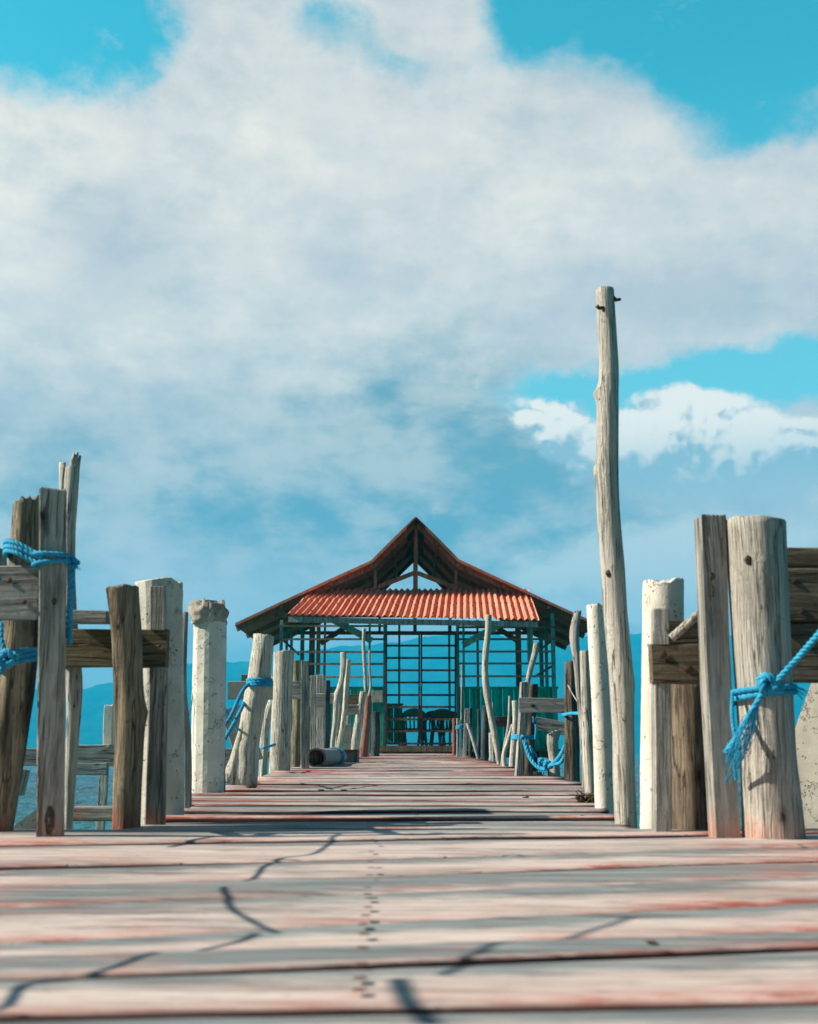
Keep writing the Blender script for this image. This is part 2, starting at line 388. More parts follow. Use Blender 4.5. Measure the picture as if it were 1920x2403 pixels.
def corrugated(name, c1, c2, rough=0.55):
    m, t, b = material(name)
    oc = t.new('ShaderNodeTexCoord').outputs['Object']
    n = t.noise(t.vmath('MULTIPLY', oc, (3, 1, 1)), 2.2, 6, 0.65); n2 = t.noise(oc, 30, 4, 0.6)
    c = t.mix(t.step(n, 0.3, 0.72), c1, c2)
    n3_ = t.noise(t.vmath('MULTIPLY', oc, (9, 0.6, 0.6)), 1.6, 4, 0.6)
    c = t.mix(t.step(n3_, 0.52, 0.72, 0, 0.55), c, tuple(min(1, x * 1.25 + 0.06) for x in c2))
    c = t.mix(t.step(t.noise(t.vmath('MULTIPLY', oc, (5, 0.5, 0.5)), 2.9, 5, 0.65), 0.60, 0.74, 0, 0.6), c, (0.26, 0.07, 0.035))
    c = t.mix(t.step(n2, 0.60, 0.78, 0, 0.5), c, (0.22, 0.06, 0.03))
    t.l.new(c, b.inputs['Base Color']); b.inputs['Roughness'].default_value = rough
    b.inputs['Specular IOR Level'].default_value = 0.35
    t.l.new(t.bump(n2, 0.15, 0.004), b.inputs['Normal'])
    return m
M['roof_red'] = corrugated('red_painted_roof_iron', (0.70, 0.175, 0.10), (0.88, 0.33, 0.21))
M['roof_dark'] = corrugated('dark_maroon_roof_iron', (0.48, 0.12, 0.09), (0.58, 0.18, 0.13), 0.65)

def deck_material():
    m, t, b = material('worn_red_painted_boards')
    oc = t.new('ShaderNodeTexCoord').outputs['Object']
    at_ = t.new('ShaderNodeAttribute', attribute_name='plank')           # r, g: chance per board; b: distance across it
    sp = t.new('ShaderNodeSeparateColor'); t.l.new(at_.outputs['Color'], sp.inputs[0])
    r1, r2, v = sp.outputs
    cx = t.new('ShaderNodeCombineXYZ'); t.l.new(t.math('MULTIPLY', r1, 37.0), cx.inputs[0]); t.l.new(t.math('MULTIPLY', r2, 19.0), cx.inputs[2])
    off = t.vmath('ADD', oc, cx.outputs[0])
    g = t.vmath('MULTIPLY', off, (0.045, 1, 1))
    fine = t.noise(g, 130, 4, 0.6); mid = t.noise(g, 34, 4, 0.6)
    blo = t.noise(t.vmath('MULTIPLY', off, (0.30, 1, 1)), 5, 5, 0.6)
    wear = t.noise(t.vmath('MULTIPLY', off, (0.45, 1, 1)), 11, 6, 0.68)
    f = t.math('ADD', t.math('MULTIPLY', fine, 0.6), t.math('MULTIPLY', mid, 0.6))
    f = t.step(f, 0.44, 0.76)
    greyw = t.mix(f, (0.12, 0.14, 0.145), (0.33, 0.355, 0.355))
    pale = t.mix(f, (0.46, 0.355, 0.315), (0.72, 0.615, 0.565))
    # pale pinkish tone on the strip nearest the walker, grey elsewhere
    s = t.math('ADD', t.math('ADD', t.math('MULTIPLY', t.math('SUBTRACT', blo, 0.5), 0.9), t.math('MULTIPLY', t.math('SUBTRACT', wear, 0.5), 0.7)), v)
    s = t.math('ADD', s, t.math('MULTIPLY', t.math('SUBTRACT', r1, 0.5), 0.7))
    pm = t.step(s, 0.24, 0.56, 1.0, 0.0)
    c = t.mix(pm, greyw, pale)
    e = t.math('SUBTRACT', 1.0, t.math('MULTIPLY', v, 2.4), clamp=True)
    xs = t.new('ShaderNodeSeparateXYZ'); t.l.new(oc, xs.inputs[0])
    side = t.step(t.math('ABSOLUTE', xs.outputs[0]), 0.10, 1.0, 0.0, 0.30)
    ps = t.math('ADD', t.math('ADD', t.math('MULTIPLY', e, 0.36), side), t.math('MULTIPLY', t.math('SUBTRACT', wear, 0.5), 1.4))
    ps = t.math('ADD', ps, t.math('MULTIPLY', t.math('SUBTRACT', r2, 0.5), 0.35))
    pnt = t.step(ps, 0.18, 0.72, 0.0, 0.72)
    c = t.mix(pnt, c, t.mix(f, (0.36, 0.10, 0.07), (0.66, 0.27, 0.21)))
    red = t.math('MULTIPLY', t.step(ps, 0.50, 0.72), t.step(mid, 0.35, 0.6))
    c = t.mix(red, c, (0.38, 0.06, 0.035))
    ck = t.math('ABSOLUTE', t.math('SUBTRACT', t.noise(t.vmath('MULTIPLY', g, (0.6, 1, 1)), 26, 3, 0.5, 0.2), 0.5))
    cm = t.math('MULTIPLY', t.step(ck, 0.003, 0.016, 1.0, 0.0), t.step(blo, 0.45, 0.58))
    c = t.mix(t.math('MULTIPLY', cm, 0.7), c, (0.05, 0.035, 0.03))
    gr = t.noise(t.vmath('MULTIPLY', off, (0.2, 1, 1)), 55, 5, 0.7)
    c = t.mix(t.step(gr, 0.50, 0.72, 0, 0.55), c, (0.17, 0.15, 0.14))
    c = t.mix(t.step(t.noise(t.vmath('MULTIPLY', off, (0.5, 1, 1)), 3.2, 5, 0.65), 0.48, 0.68, 0, 0.45), c, (0.24, 0.23, 0.22))
    sc = t.noise(off, 22, 4, 0.6)
    c = t.mix(t.step(sc, 0.64, 0.76, 0, 0.45), c, (0.12, 0.09, 0.075))
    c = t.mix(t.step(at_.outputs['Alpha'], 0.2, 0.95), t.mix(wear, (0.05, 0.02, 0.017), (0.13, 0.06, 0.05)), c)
    t.l.new(c, b.inputs['Base Color']); b.inputs['Roughness'].default_value = 0.75; b.inputs['Specular IOR Level'].default_value = 0.25
    h = t.math('ADD', t.math('MULTIPLY', mid, 0.7), t.math('MULTIPLY', fine, 0.4)); h = t.math('SUBTRACT', h, t.math('MULTIPLY', cm, 1.5))
    h = t.math('ADD', h, t.math('MULTIPLY', wear, 0.4))
    t.l.new(t.bump(h, 0.55, 0.010), b.inputs['Normal'])
    return m
M['deck'] = deck_material()

# ------------------------------------------------------------------ sea, far shore, air
WZ = -1.65
def sea_material():
    m, t, b = material('sea_water')
    oc = t.new('ShaderNodeTexCoord').outputs['Object']
    g = t.vmath('MULTIPLY', oc, (0.55, 1, 1))
    h = t.math('ADD', t.noise(g, 2.3, 6, 0.66, 0.6), t.math('MULTIPLY', t.noise(g, 0.6, 3, 0.5), 1.6))
    c = t.mix(t.step(t.noise(oc, 0.05, 3, 0.5), 0.35, 0.65), (0.0, 0.05, 0.09), (0.0, 0.15, 0.19))
    sp = t.new('ShaderNodeSeparateXYZ'); t.l.new(oc, sp.inputs[0])
    c = t.mix(t.step(sp.outputs[1], 5, 60, 0.8, 0.0), c, (0.0, 0.30, 0.32))
    t.l.new(c, b.inputs['Base Color']); b.inputs['Roughness'].default_value = 0.07
    b.inputs['IOR'].default_value = 1.33
    t.l.new(t.bump(h, 1.0, 0.30), b.inputs['Normal'])
    return m
s = MB(); far = 9000
ys = [3.0]
while ys[-1] < 260: ys.append(ys[-1] * 1.0085 + 0.012)
NXS = 420; prev = None
for k, Y in enumerate(ys):
    rr = []; hw = 0.62 * Y + 3
    fade = min(1, (260 - Y) / 60) if Y > 200 else 1
    for i in range(NXS + 1):
        x = -hw + 2 * hw * i / NXS
        z = 0.20 * (0.5 - abs(noise.noise(Vector((x * .45, Y * 1.1, 1)))) * 2) + 0.13 * (0.5 - abs(noise.noise(Vector((x * 1.3 + 4, Y * 2.9, 5)))) * 2) + 0.05 * noise.noise(Vector((x * .2, Y * .35, 8)))
        rr.append((x, Y, WZ + z * fade))
    rg = s.ring(rr)
    if prev:
        for i in range(NXS): s.face((prev[i], prev[i + 1], rg[i + 1], rg[i]))
    prev = rg
i = len(s.v); s.v += [(-2740, -290, WZ - .40), (2740, -290, WZ - .40), (2740, 5390, WZ - .06), (-2740, 5390, WZ - .06)]; s.face((i, i + 1, i + 2, i + 3), 0, False)
tag(s.build('sea', sea_material()), kind='structure')

def hill_material():
    m, t, b = material('forested_hills')
    oc = t.new('ShaderNodeTexCoord').outputs['Object']
    n = t.noise(oc, 0.012, 8, 0.65); n2 = t.noise(oc, 0.08, 4, 0.6)
    c = t.mix(t.step(n, 0.35, 0.65), (0.014, 0.06, 0.045), (0.04, 0.115, 0.06))
    c = t.mix(t.step(n2, 0.5, 0.7, 0, 0.5), c, (0.06, 0.10, 0.06))
    t.l.new(c, b.inputs['Base Color']); b.inputs['Roughness'].default_value = 0.95; b.inputs['Specular IOR Level'].default_value = 0.1
    return m
RIDGE = [(-1600, 1690), (-900, 1660), (-300, 1632), (160, 1612), (265, 1598), (440, 1563), (530, 1549), (600, 1541), (680, 1534), (800, 1524), (900, 1512), (1000, 1503),
         (1100, 1492), (1180, 1497), (1260, 1503), (1330, 1492), (1500, 1488), (1700, 1490), (1900, 1502), (2400, 1540), (3200, 1620), (3900, 1700)]
def interp(tab, x):
    for (a, b), (c, d) in zip(tab, tab[1:]):
        if x <= c: return b + (d - b) * max(0, (x - a) / (c - a))
    return tab[-1][1]
h = MB(); DN, DF = 3300.0, 5150.0; NX, NR = 300, 26; rows = []
for j in range(NR + 1):
    rr = []
    for i in range(NX + 1):
        px = -500 + 2920 * i / NX
        t_ = j / NR; d = DN + (DF - DN) * t_
        top = at(px, interp(RIDGE, px), 4300).z
        prof = math.sin(min(1.0, t_ / 0.55) * math.pi / 2) ** 1.3 if t_ < 0.55 else max(0, 1 - ((t_ - 0.55) / 0.45) ** 1.6)
        x = (px - 960) / 2850 * d
        nz = noise.fractal(Vector((x / 420, d / 420, 3)), 0.9, 2.1, 5)
        z = WZ - 2 + (top + 3) * prof * (d / 4300 if t_ > 0.4 else 1) + nz * 34 * prof * (1 - abs(t_ - .55)) + noise.noise(Vector((x / 22, d / 60, 9))) * 5 * prof
        rr.append((x, d + nz * 60, z))
    rows.append(h.ring(rr))
for a, b_ in zip(rows, rows[1:]):
    for i in range(NX): h.face((a[i], a[i + 1], b_[i + 1], b_[i]))
tag(h.build('hills', hill_material()), kind='structure')

hz = MB(); hz.box((0, 2550, 220), (2750, 2850, 223.0))
hm = bpy.data.materials.new('sea_haze'); hm.use_nodes = True; hn = hm.node_tree; hn.nodes.clear()
ho = hn.nodes.new('ShaderNodeOutputMaterial'); pv = hn.nodes.new('ShaderNodeVolumePrincipled')
pv.inputs['Color'].default_value = (0.0, 0.60, 1.0, 1); pv.inputs['Density'].default_value = 3.1e-4
pv.inputs['Anisotropy'].default_value = 0.0
hn.links.new(pv.outputs[0], ho.inputs['Volume'])
tag(hz.build('haze', hm), kind='stuff')

# ------------------------------------------------------------------ the deck
def seam(yl, yr):                # a seam read off at both edges of the picture -> line Y(x)
    Yl, Yr = ybase(yl), ybase(yr); xl, xr = at(0, yl, Yl).x, at(1920, yr, Yr).x
    return (Yl - xl * (Yr - Yl) / (xr - xl), (Yr - Yl) / (xr - xl))
near = [seam(2393, 2354), seam(2312, 2229), seam(2256, 2187), seam(2212, 2114), seam(2126, 2056), seam(2078, 2014), seam(2036, 1984), seam(1987, 1955)]
lines = []
y0, s0 = near[0]
for k in range(9, 0, -1): lines.append((y0 - k * 0.17, s0 * (1 - k / 9)))
lines += near
y, sl = near[-1]
lines.append((3.62, 0.02)); y = 3.62
while y < 25.0:
    y += random.uniform(0.13, 0.21)
    lines.append((y, random.uniform(-0.012, 0.02)))
def edges(Y):
    if Y < 3.6: return -1.45, 1.45
    if Y < 4.9: return -0.86, 0.72
    if Y < 6.0: return -1.03, 0.86
    if Y < 8.6: return -1.00, 1.02
    if Y < 12.5: return -1.05, 1.0
    if Y < 19: return -1.02, 0.98
    return -0.98, 1.0
dk = MB(); cols = []
def dcol(n, r1, r2, v): cols.extend([(r1, r2, v, 1.0)] * n)
for k, ((ya, sa), (yb, sb)) in enumerate(zip(lines, lines[1:])):
    yc = (ya + yb) / 2; e0, e1 = edges(yc)
    e0 += random.uniform(-.03, .03); e1 += random.uniform(-.03, .03)
    gap = random.choice((0.004, 0.006, 0.009, 0.014, 0.020)) * (1.3 if yc > 3.6 else 0.8)
    th = random.uniform(0.028, 0.04); zoff = random.uniform(-0.006, 0.006) if yc < 3.6 else random.uniform(-0.013, 0.011)
    cup = random.uniform(-0.003, 0.005); tw = random.uniform(-0.004, 0.004); sd = random.uniform(0, 99)
    r1, r2 = random.random(), random.random(); nx = 40 if yc < 6 else 16
    prev = None
    prof = [(0.0, -1), (0.0, -0.22), (0.02, -0.05), (0.07, 0.0), (0.3, 0.0), (0.5, 0.0), (0.7, 0.0), (0.93, 0.0), (0.98, -0.05), (1.0, -0.22), (1.0, -1)]
    for i in range(nx + 1):
        x = e0 + (e1 - e0) * i / nx
        Ya = ya + sa * x + gap / 2 + noise.noise(Vector((x * 2.5, sd, 0))) * 0.007 + noise.noise(Vector((x * 16, sd, 5))) * 0.002
        Yb = yb + sb * x - gap / 2 + noise.noise(Vector((x * 2.5, sd + 7, 0))) * 0.007 + noise.noise(Vector((x * 16, sd, 8))) * 0.002
        pts = []
        for (f, zz) in prof:
            Y = Ya + (Yb - Ya) * f
            z = deck_z(Y if Y > 0 else 0) + zoff + tw * x + cup * (2 * f - 1) ** 2 + noise.noise(Vector((x * 1.6, f * 2 + sd, 3))) * 0.005 + zz * th
            pts.append((x, Y, z))
        rg = dk.ring(pts)
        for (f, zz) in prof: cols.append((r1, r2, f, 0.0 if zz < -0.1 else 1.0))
        if prev is None: dk.face(rg[::-1], 0, False)
        else: dk.skin(prev, rg, 0, True)
        prev = rg
    dk.face(prev, 0, False)
def nailhead(x, Y, r=0.006):
    z = deck_z(Y) + 0.0045; i = len(dk.v)
    dk.v += [(x + math.cos(a * math.pi / 4) * r, Y + math.sin(a * math.pi / 4) * r * 1.3, z + 0.003) for a in range(8)]
    dk.face(list(range(i, i + 8)), 1, False); cols.extend([(0, 0, 0, 1)] * 8)
for (px, py) in ((872, 2045), (862, 2093), (866, 2118), (864, 2140), (852, 2181), (850, 2277), (1526, 2222), (1878, 1989), (888, 1988), (868, 2062), (858, 2160), (872, 2005), (874, 1976), (856, 2205), (852, 2238), (846, 2312), (844, 2340), (869, 2030), (863, 2108)):
    Y = ybase(py); nailhead(at(px, py, Y).x, Y, 0.0085)
for k, ((ya, sa), (yb, sb)) in enumerate(zip(lines, lines[1:])):
    if ya > 3.6:
        for xx in (-0.62, 0.02, 0.60): nailhead(xx + random.uniform(-.02, .02), (ya + yb) / 2 + random.uniform(-.03, .03), 0.006)
# joists and bearers under the boards
for xx in (-0.66, -0.04, 0.62):
    for a_, b__ in ((-0.3, 3.5), (3.5, 10), (10, 24.9)):
        i = len(dk.v); dk.bar((xx, a_, deck_z(max(a_, 0)) - 0.12), (xx, b__, deck_z(b__) - 0.12), 0.07, 0.13, 2); cols.extend([(0, 0, 0, 1)] * (len(dk.v) - i))
deck = dk.build('pier_deck', [M['deck'], M['steel'], M['brownplank']])
ca = deck.data.color_attributes.new('plank', 'FLOAT_COLOR', 'POINT')
ca.data.foreach_set('color', [c for q in cols for c in q])
tag(deck, kind='structure')

# ------------------------------------------------------------------ posts
def pole(name, label, pts, mat, Y=None, kind='round', group=None, cat='post', dp=None, yaw=0.0, topslant=0.0, pile=True,
         lean=0.0, rough=0.05, knots=(), jag=0.0, ragged=0.0, seed=None, n=None, parent=None, fork=None, sub=None):
    """pts: (px, py, width px) from foot to top as seen in the photograph; the post stands at its foot's depth."""
    if Y is None: Y = ybase(pts[0][1])
    sd = seed if seed is not None else random.uniform(0, 500)
    base = at(pts[0][0], pts[0][1], Y)
    size = abs(pts[0][1] - pts[-1][1]) * pxm(pts[0][1], Y)
    ns = max(14, int(size / 0.022)); ns = min(ns, 90)
    if pile: pts = [(pts[0][0] - (pts[1][0] - pts[0][0]) * 0.12, pts[0][1] + 0, pts[0][2])] + list(pts[1:]) if False else list(pts)
    def zf_(x, y, w_, i):        # rows were read off the side facing the viewer, columns off the silhouette
        r_ = w_ * pxm(y, Y) / 2 if dp is None else dp / 2
        return at(x, y, Y + lean * i / (len(pts) - 1) - r_ * 0.9).z
    sp = smooth_pts([(at(x, y, Y + lean * i / (len(pts) - 1)).x, zf_(x, y, w_, i), w_ * pxm(y, Y) / 2, Y + lean * i / (len(pts) - 1)) for i, (x, y, w_) in enumerate(pts)], ns)
    if pile:
        a, b_ = sp[0], sp[3]; dx = (b_[0] - a[0]) / (b_[1] - a[1] + 1e-6)
        dx = max(-.12, min(.12, dx))
        low = [(a[0] - dx * dz, a[1] - dz, a[2], a[3]) for dz in (1.9, 0.9, 0.3, 0.1)]
        sp = low + sp
    if kind == 'round': nn = n or 22; shape = [(math.cos(2 * math.pi * k / nn), math.sin(2 * math.pi * k / nn)) for k in range(nn)]
    elif kind == 'octo':
        nn = 16; shape = []
        for k in range(8):
            for o_ in (-0.32, 0.32):
                a_ = 2 * math.pi * (k + o_) / 8
                rr = 1 / math.cos(math.pi / 8) * 0.965
                shape.append((math.cos(a_) * rr, math.sin(a_) * rr))
        shape = [shape[(i + 1) % 16] for i in range(16)]
    else:
        e = 0.10; shape = []
        for (cx_, cy_) in ((1, -1), (1, 1), (-1, 1), (-1, -1)):
            s1 = (cx_, cy_ * (1 - e)); s2 = (cx_ * (1 - e), cy_)
            pair = [s1, s2] if cx_ * cy_ > 0 else [s2, s1]
            shape += pair
        shape = sorted(shape, key=lambda p: math.atan2(p[1], p[0])); nn = 8
    mb = MB(); prev = None; cy, sy = math.cos(R(yaw)), math.sin(R(yaw)); nt = len(sp)
    for i, (x, z, r, yy) in enumerate(sp):
        q = []
        last = i >= nt - 1
        for k, (a, b_) in enumerate(shape):
            ry = r if dp is None else dp / 2
            ang = math.atan2(b_, a)
            f = 1.0
            if kind == 'round':
                f += rough * (noise.noise(Vector((math.cos(ang) * 1.3, math.sin(ang) * 1.3, z * 3 + sd))) * 1.2 + noise.noise(Vector((math.cos(ang) * 3.2, math.sin(ang) * 3.2, z * 1.2 + sd))) * 0.8)
                f += rough * 0.5 * noise.noise(Vector((math.cos(ang) * 6, math.sin(ang) * 6, z * 9 + sd)))
            else:
                f += 0.03 * noise.noise(Vector((a * 2, b_ * 2, z * 4 + sd)))
                if kind == 'octo': f += 0.025 * noise.noise(Vector((a * 4, b_ * 4, z * 20 + sd)))
            if ragged: f += ragged * noise.noise(Vector((a * 3, b_ * 3, z * 26 + sd)))
            for (kz, ka_, kr, kh) in knots:      # height share, angle, size, height
                zz = sp[-1][1] * kz + base.z * (1 - kz)
                da = (ang - R(ka_) + math.pi) % (2 * math.pi) - math.pi
                dd = (da * r) ** 2 + ((z - zz) * 0.8) ** 2
                f += kh * math.exp(-dd / (kr * r) ** 2)
            lx, ly = a * r * f, b_ * ry * f
            X, Yv = lx * cy - ly * sy, lx * sy + ly * cy
            zt = 0.0
            if last:
                zt = topslant * lx + jag * noise.noise(Vector((a * 4, b_ * 4, sd)))
            q.append((x + X - base.x, yy + Yv - base.y, z + zt - base.z))
        rg = mb.ring(q)
        if prev: mb.skin(prev, rg, 0, kind == 'round')
        else: mb.face(rg[::-1], 0, False)
        prev = rg
    # end grain: one inner ring and a slightly sunken heart
    cen = Vector((0, 0, 0))
    for k in prev: cen += Vector(mb.v[k])
    cen /= len(prev)
    inner = mb.ring([(cen + (Vector(mb.v[k]) - cen) * 0.93 + Vector((0, 0, 0.004 + (jag * 0.6 * noise.noise(Vector((k, sd, 1)))))))[:] for k in prev])
    mb.skin(prev, inner, 0, False)
    mid_ = mb.ring([(cen + (Vector(mb.v[k]) - cen) * 0.45 + Vector((0, 0, 0.002 + jag * 0.7 * noise.noise(Vector((k * 1.7, sd, 4))))))[:] for k in prev])
    mb.skin(inner, mid_, 0, False); mb.face(mid_, 0, False)
    if fork: fork(mb, base, Y, sd)
    mats = mat if isinstance(mat, list) else [mat]
    o = mb.build(name, mats, parent, base if parent is None else base - parent.location)
    if parent is None: tag(o, label, cat, group)
    return o

def board(name, label, x0, x1, ytop, ybot, Y, mat, thick=0.035, group=None, cat='board', y1=None, Y1=None, holes=(), parent=None, ybot1=None):
    """a plank seen broadside, from (x0) to (x1); y1 = centre row at the right end when it slopes"""
    yc = (ytop + ybot) / 2; Y1 = Y if Y1 is None else Y1
    a = at(x0, yc, Y); b_ = at(x1, yc if y1 is None else y1, Y1)
    hgt = (ybot - ytop) * pxm(yc, Y); hgt1 = hgt if ybot1 is None else ybot1 * pxm(yc, Y1)
    z = (b_ - a); ln = z.length; z.normalize()
    yv = Vector((0, 1, 0)); xv = yv.cross(z).normalized(); yv = z.cross(xv).normalized()
    Mx = Matrix((xv, yv, z)).transposed()
    mb = MB(); prev = None; sd = random.uniform(0, 99); n = max(8, int(ln / 0.03))
    for i in range(n + 1):
        f = i / n; hh = (hgt + (hgt1 - hgt) * f) / 2; e = min(hh, thick / 2) * 0.18; q = []
        for (sx, sy, k) in ((1, -1, 0), (1, -1, 1), (1, 1, 1), (1, 1, 0), (-1, 1, 0), (-1, 1, 1), (-1, -1, 1), (-1, -1, 0)):
            X = sx * (hh - (0 if k == 1 else e)) if True else 0
            Yv = sy * (thick / 2 - (e if k == 1 else 0))
            wv = noise.noise(Vector((f * ln * 5, sx * 3 + sd, sy))) * 0.0045
            q.append((X + wv, Yv + noise.noise(Vector((f * ln * 4, sd, sx))) * 0.002, f * ln))
        rg = mb.ring(q)
        if prev: mb.skin(prev, rg, 0, False)
        else: mb.face(rg[::-1], 0, False)
        prev = rg
    mb.face(prev, 0, False)
    for (hx, hy, hr) in holes:   # nail holes: dark sunken rings, share along, share across
        c = Vector(((0.5 - hy) * hgt, -thick / 2 - 0.0012, hx * ln)); i = len(mb.v)
        for k in range(12): mb.v.append((c.x + math.cos(k * math.pi / 6) * hr, c.y, c.z + math.sin(k * math.pi / 6) * hr * 1.1))
        for k in range(12): mb.v.append((c.x + math.cos(k * math.pi / 6) * hr * .4, c.y - 0.002, c.z + math.sin(k * math.pi / 6) * hr * .4))
        ra, rb = list(range(i, i + 12)), list(range(i + 12, i + 24)); mb.skin(ra, rb, 1); mb.face(rb, 1)
    o = mb.build(name, [mat, M['steel']], parent)
    loc = a if parent is None else a - parent.location
    o.matrix_local = Matrix.Translation(loc) @ Mx.to_4x4()
    if parent is None: tag(o, label, cat, group)
    return o

# ------------------------------------------------------------------ rope
def rope_into(mb, path, r, strands=3, pitch=None, near_=True):
    pts = [Vector(p) for p in path]
    L_ = [0.0]
    for a, b_ in zip(pts, pts[1:]): L_.append(L_[-1] + (b_ - a).length)
    tot = L_[-1]; pitch = pitch or r * 7
    step = pitch / (8 if near_ else 5); n = max(4, int(tot / step))
    sp = []; k = 0
    for i in range(n + 1):
        d = tot * i / n
        while k < len(pts) - 2 and L_[k + 1] < d: k += 1
        f = (d - L_[k]) / max(1e-6, L_[k + 1] - L_[k]); sp.append(pts[k].lerp(pts[k + 1], min(1, f)))
    # smooth
    for _ in range(3): sp = [sp[0]] + [(sp[i - 1] + sp[i] * 2 + sp[i + 1]) / 4 for i in range(1, len(sp) - 1)] + [sp[-1]]
    x = None; fr = []
    for i, p in enumerate(sp):
        t = (sp[min(i + 1, n)] - sp[max(i - 1, 0)]); t = t.normalized() if t.length > 1e-9 else Vector((0, 0, 1))
        if x is None: x = t.cross(Vector((0.31, 0.17, 0.93)))
        x = (x - t * x.dot(t)).normalized(); fr.append((p, x.copy(), t.cross(x)))
    for s_ in range(strands):
        path_ = []
        for i, (p, X, Yv) in enumerate(fr):
            a = 2 * math.pi * (s_ / strands + tot * i / n / pitch)
            path_.append(p + (X * math.cos(a) + Yv * math.sin(a)) * r * 0.50)
        mb.tube(path_, r * 0.60, 7 if near_ else 5)
def loop_path(c, rx, ry, z0, z1, turns, start=0.0, tilt=0.0):
    n = int(24 * turns); out = []
    for i in range(n + 1):
        a = R(start) + 2 * math.pi * turns * i / n
        out.append(Vector((c.x + math.cos(a) * rx, c.y + math.sin(a) * ry, z0 + (z1 - z0) * i / n + tilt * math.cos(a))))
    return out
def hang(a, b_, sag, n=24):
    return [a.lerp(b_, i / n) - Vector((0, 0, 4 * sag * (i / n) * (1 - i / n))) for i in range(n + 1)]
def curve_px(pts, n=40):         # (px, py, Y)
    return [Vector(p) for p in smooth_pts([tuple(at(*q)) for q in pts], n)]
def fray(mb, p, d, ln, n=14, spread=0.35, r=0.0012, seed=1):
    rn = random.Random(seed); d = Vector(d).normalized()
    for _ in range(n):
        e = d + Vector((rn.uniform(-1, 1), rn.uniform(-1, 1), rn.uniform(-1, 1))) * spread
        l2 = ln * rn.uniform(0.5, 1.0); m_ = p + e * l2 * .5 + Vector((rn.uniform(-1, 1), 0, rn.uniform(-1, 1))) * ln * .1
        mb.tube([p, m_, p + e * l2 + Vector((0, 0, -0.15 * l2))], r, 4)
def knot(mb, c, s_, r, near_=True, seed=0):
    rn = random.Random(seed); pts = []
    for i in range(30):
        a = i / 30 * 2 * math.pi * 2
        pts.append(c + Vector((math.cos(a * 1.0) * s_ * (1 + 0.35 * math.cos(1.5 * a)), math.sin(a * 1.5) * s_ * 0.75, math.sin(a) * s_ * (1 + 0.3 * math.cos(1.5 * a)))))
    rope_into(mb, pts, r, near_=near_)

G_L = 'wooden posts along the left edge of the pier'
G_R = 'wooden posts along the right edge of the pier'
G_C = 'pale concrete posts along the pier'
G_B = 'boards nailed between the pier posts'
# ---- left side, near cluster
YN = 3.42
pole('log_post', 'thick leaning log post at the left edge of the picture, tied with blue rope', [(-14, 1972, 84), (0, 1860, 90), (24, 1700, 90), (44, 1540, 88), (54, 1400, 80), (60, 1290, 74), (66, 1172, 66)],
     M['darklog_foot'], Y=YN + 0.06, topslant=0.25, jag=0.02, rough=0.09, knots=((.3, 250, .5, .12),), group=G_L, lean=0.02)
pole('log_post', 'low grey log stub at the left picture edge, its top above the nailed board', [(-30, 1990, 90), (-28, 1600, 90), (-26, 1286, 84)], M['greyplank'], Y=YN + .30, jag=0.01, group=G_L)
pole('plank_post', 'tall grey plank post with knot holes and two turns of blue rope', [(118, 1968, 63), (120, 1800, 62), (122, 1560, 61), (124, 1400, 60), (124.5, 1150, 60)], M['greyplank_foot'],
     Y=3.30, kind='square', dp=0.045, yaw=13, jag=0.006, group=G_L)
def fork_l3(mb, base, Y, sd):    # split head of the broken trunk
    p = [at(x, y, Y) - base for x, y in ((152, 1260), (150, 1180), (148, 1130), (147, 1086))]
    mb.tube([p[0] + (p[1] - p[0]) * t for t in (0, .5)] + p[1:], lambda t: (0.016 - 0.004 * t), 9)
    q = [at(x, y, Y) - base for x, y in ((170, 1112), (175, 1085), (180, 1064))]
    for k, dx in enumerate((-0.008, 0.002, 0.011)):
        mb.tube([v + Vector((dx, 0.004 * k, 0.006 * math.sin(k * 2.2))) for v in q], lambda t: 0.010 - 0.006 * t, 6)
pole('broken_trunk', 'pale split driftwood trunk rising behind the roped plank post, highest on the left', [(160, 1926, 22), (164, 1850, 25), (168, 1780, 27), (172, 1700, 30), (174, 1600, 38), (167, 1480, 34), (163, 1380, 30), (163, 1250, 31), (168, 1150, 36), (171, 1095, 36)],
     M['drift'], Y=4.05, jag=0.02, rough=0.14, group=G_L, fork=fork_l3, cat='driftwood trunk')
board('cross_board', 'thick grey board with two nail holes across the leaning log at the left picture edge', -160, 93, 1329, 1455, 3.385, M['greyplank'], 0.035, G_B, holes=((.88, .32, .007), (.73, .72, .008)))
board('cross_board', 'short tilted grey offcut resting above the brown board beside the broken trunk', 170, 256, 1434, 1462, 3.95, M['greyplank'], 0.09, G_B, y1=1450)
board('cross_board', 'wide brown board running behind the dark log post to the concrete post on the left', 150, 394, 1478, 1566, 4.02, M['brownplank'], 0.05, G_B, holes=((.93, .55, .006),))
pole('log_post', 'dark round post with red foot in front of the brown board at left', [(297, 1932, 65), (299, 1850, 66), (302, 1760, 68), (304, 1675, 72), (301, 1600, 68), (297, 1500, 70), (290, 1420, 73), (286, 1376, 76)],
     M['darklog_foot'], Y=3.86, topslant=0.10, jag=0.006, rough=0.05, knots=((.46, 0, .45, .22),), group=G_L)
pole('plank_post', 'upper offcut of square timber on the face of the left concrete post', [(372, 1478, 33), (372, 1430, 33), (372, 1378, 32)], M['greyplank'], Y=4.0, kind='square', dp=0.045, pile=False, group=G_L, cat='timber')
pole('plank_post', 'square timber standing below the end of the brown board with a stained foot', [(364, 1932, 47), (368, 1800, 44), (371, 1700, 42), (373, 1568, 41)], M['greyplank_foot'], Y=3.97, kind='square', dp=0.05, yaw=8, group=G_L)
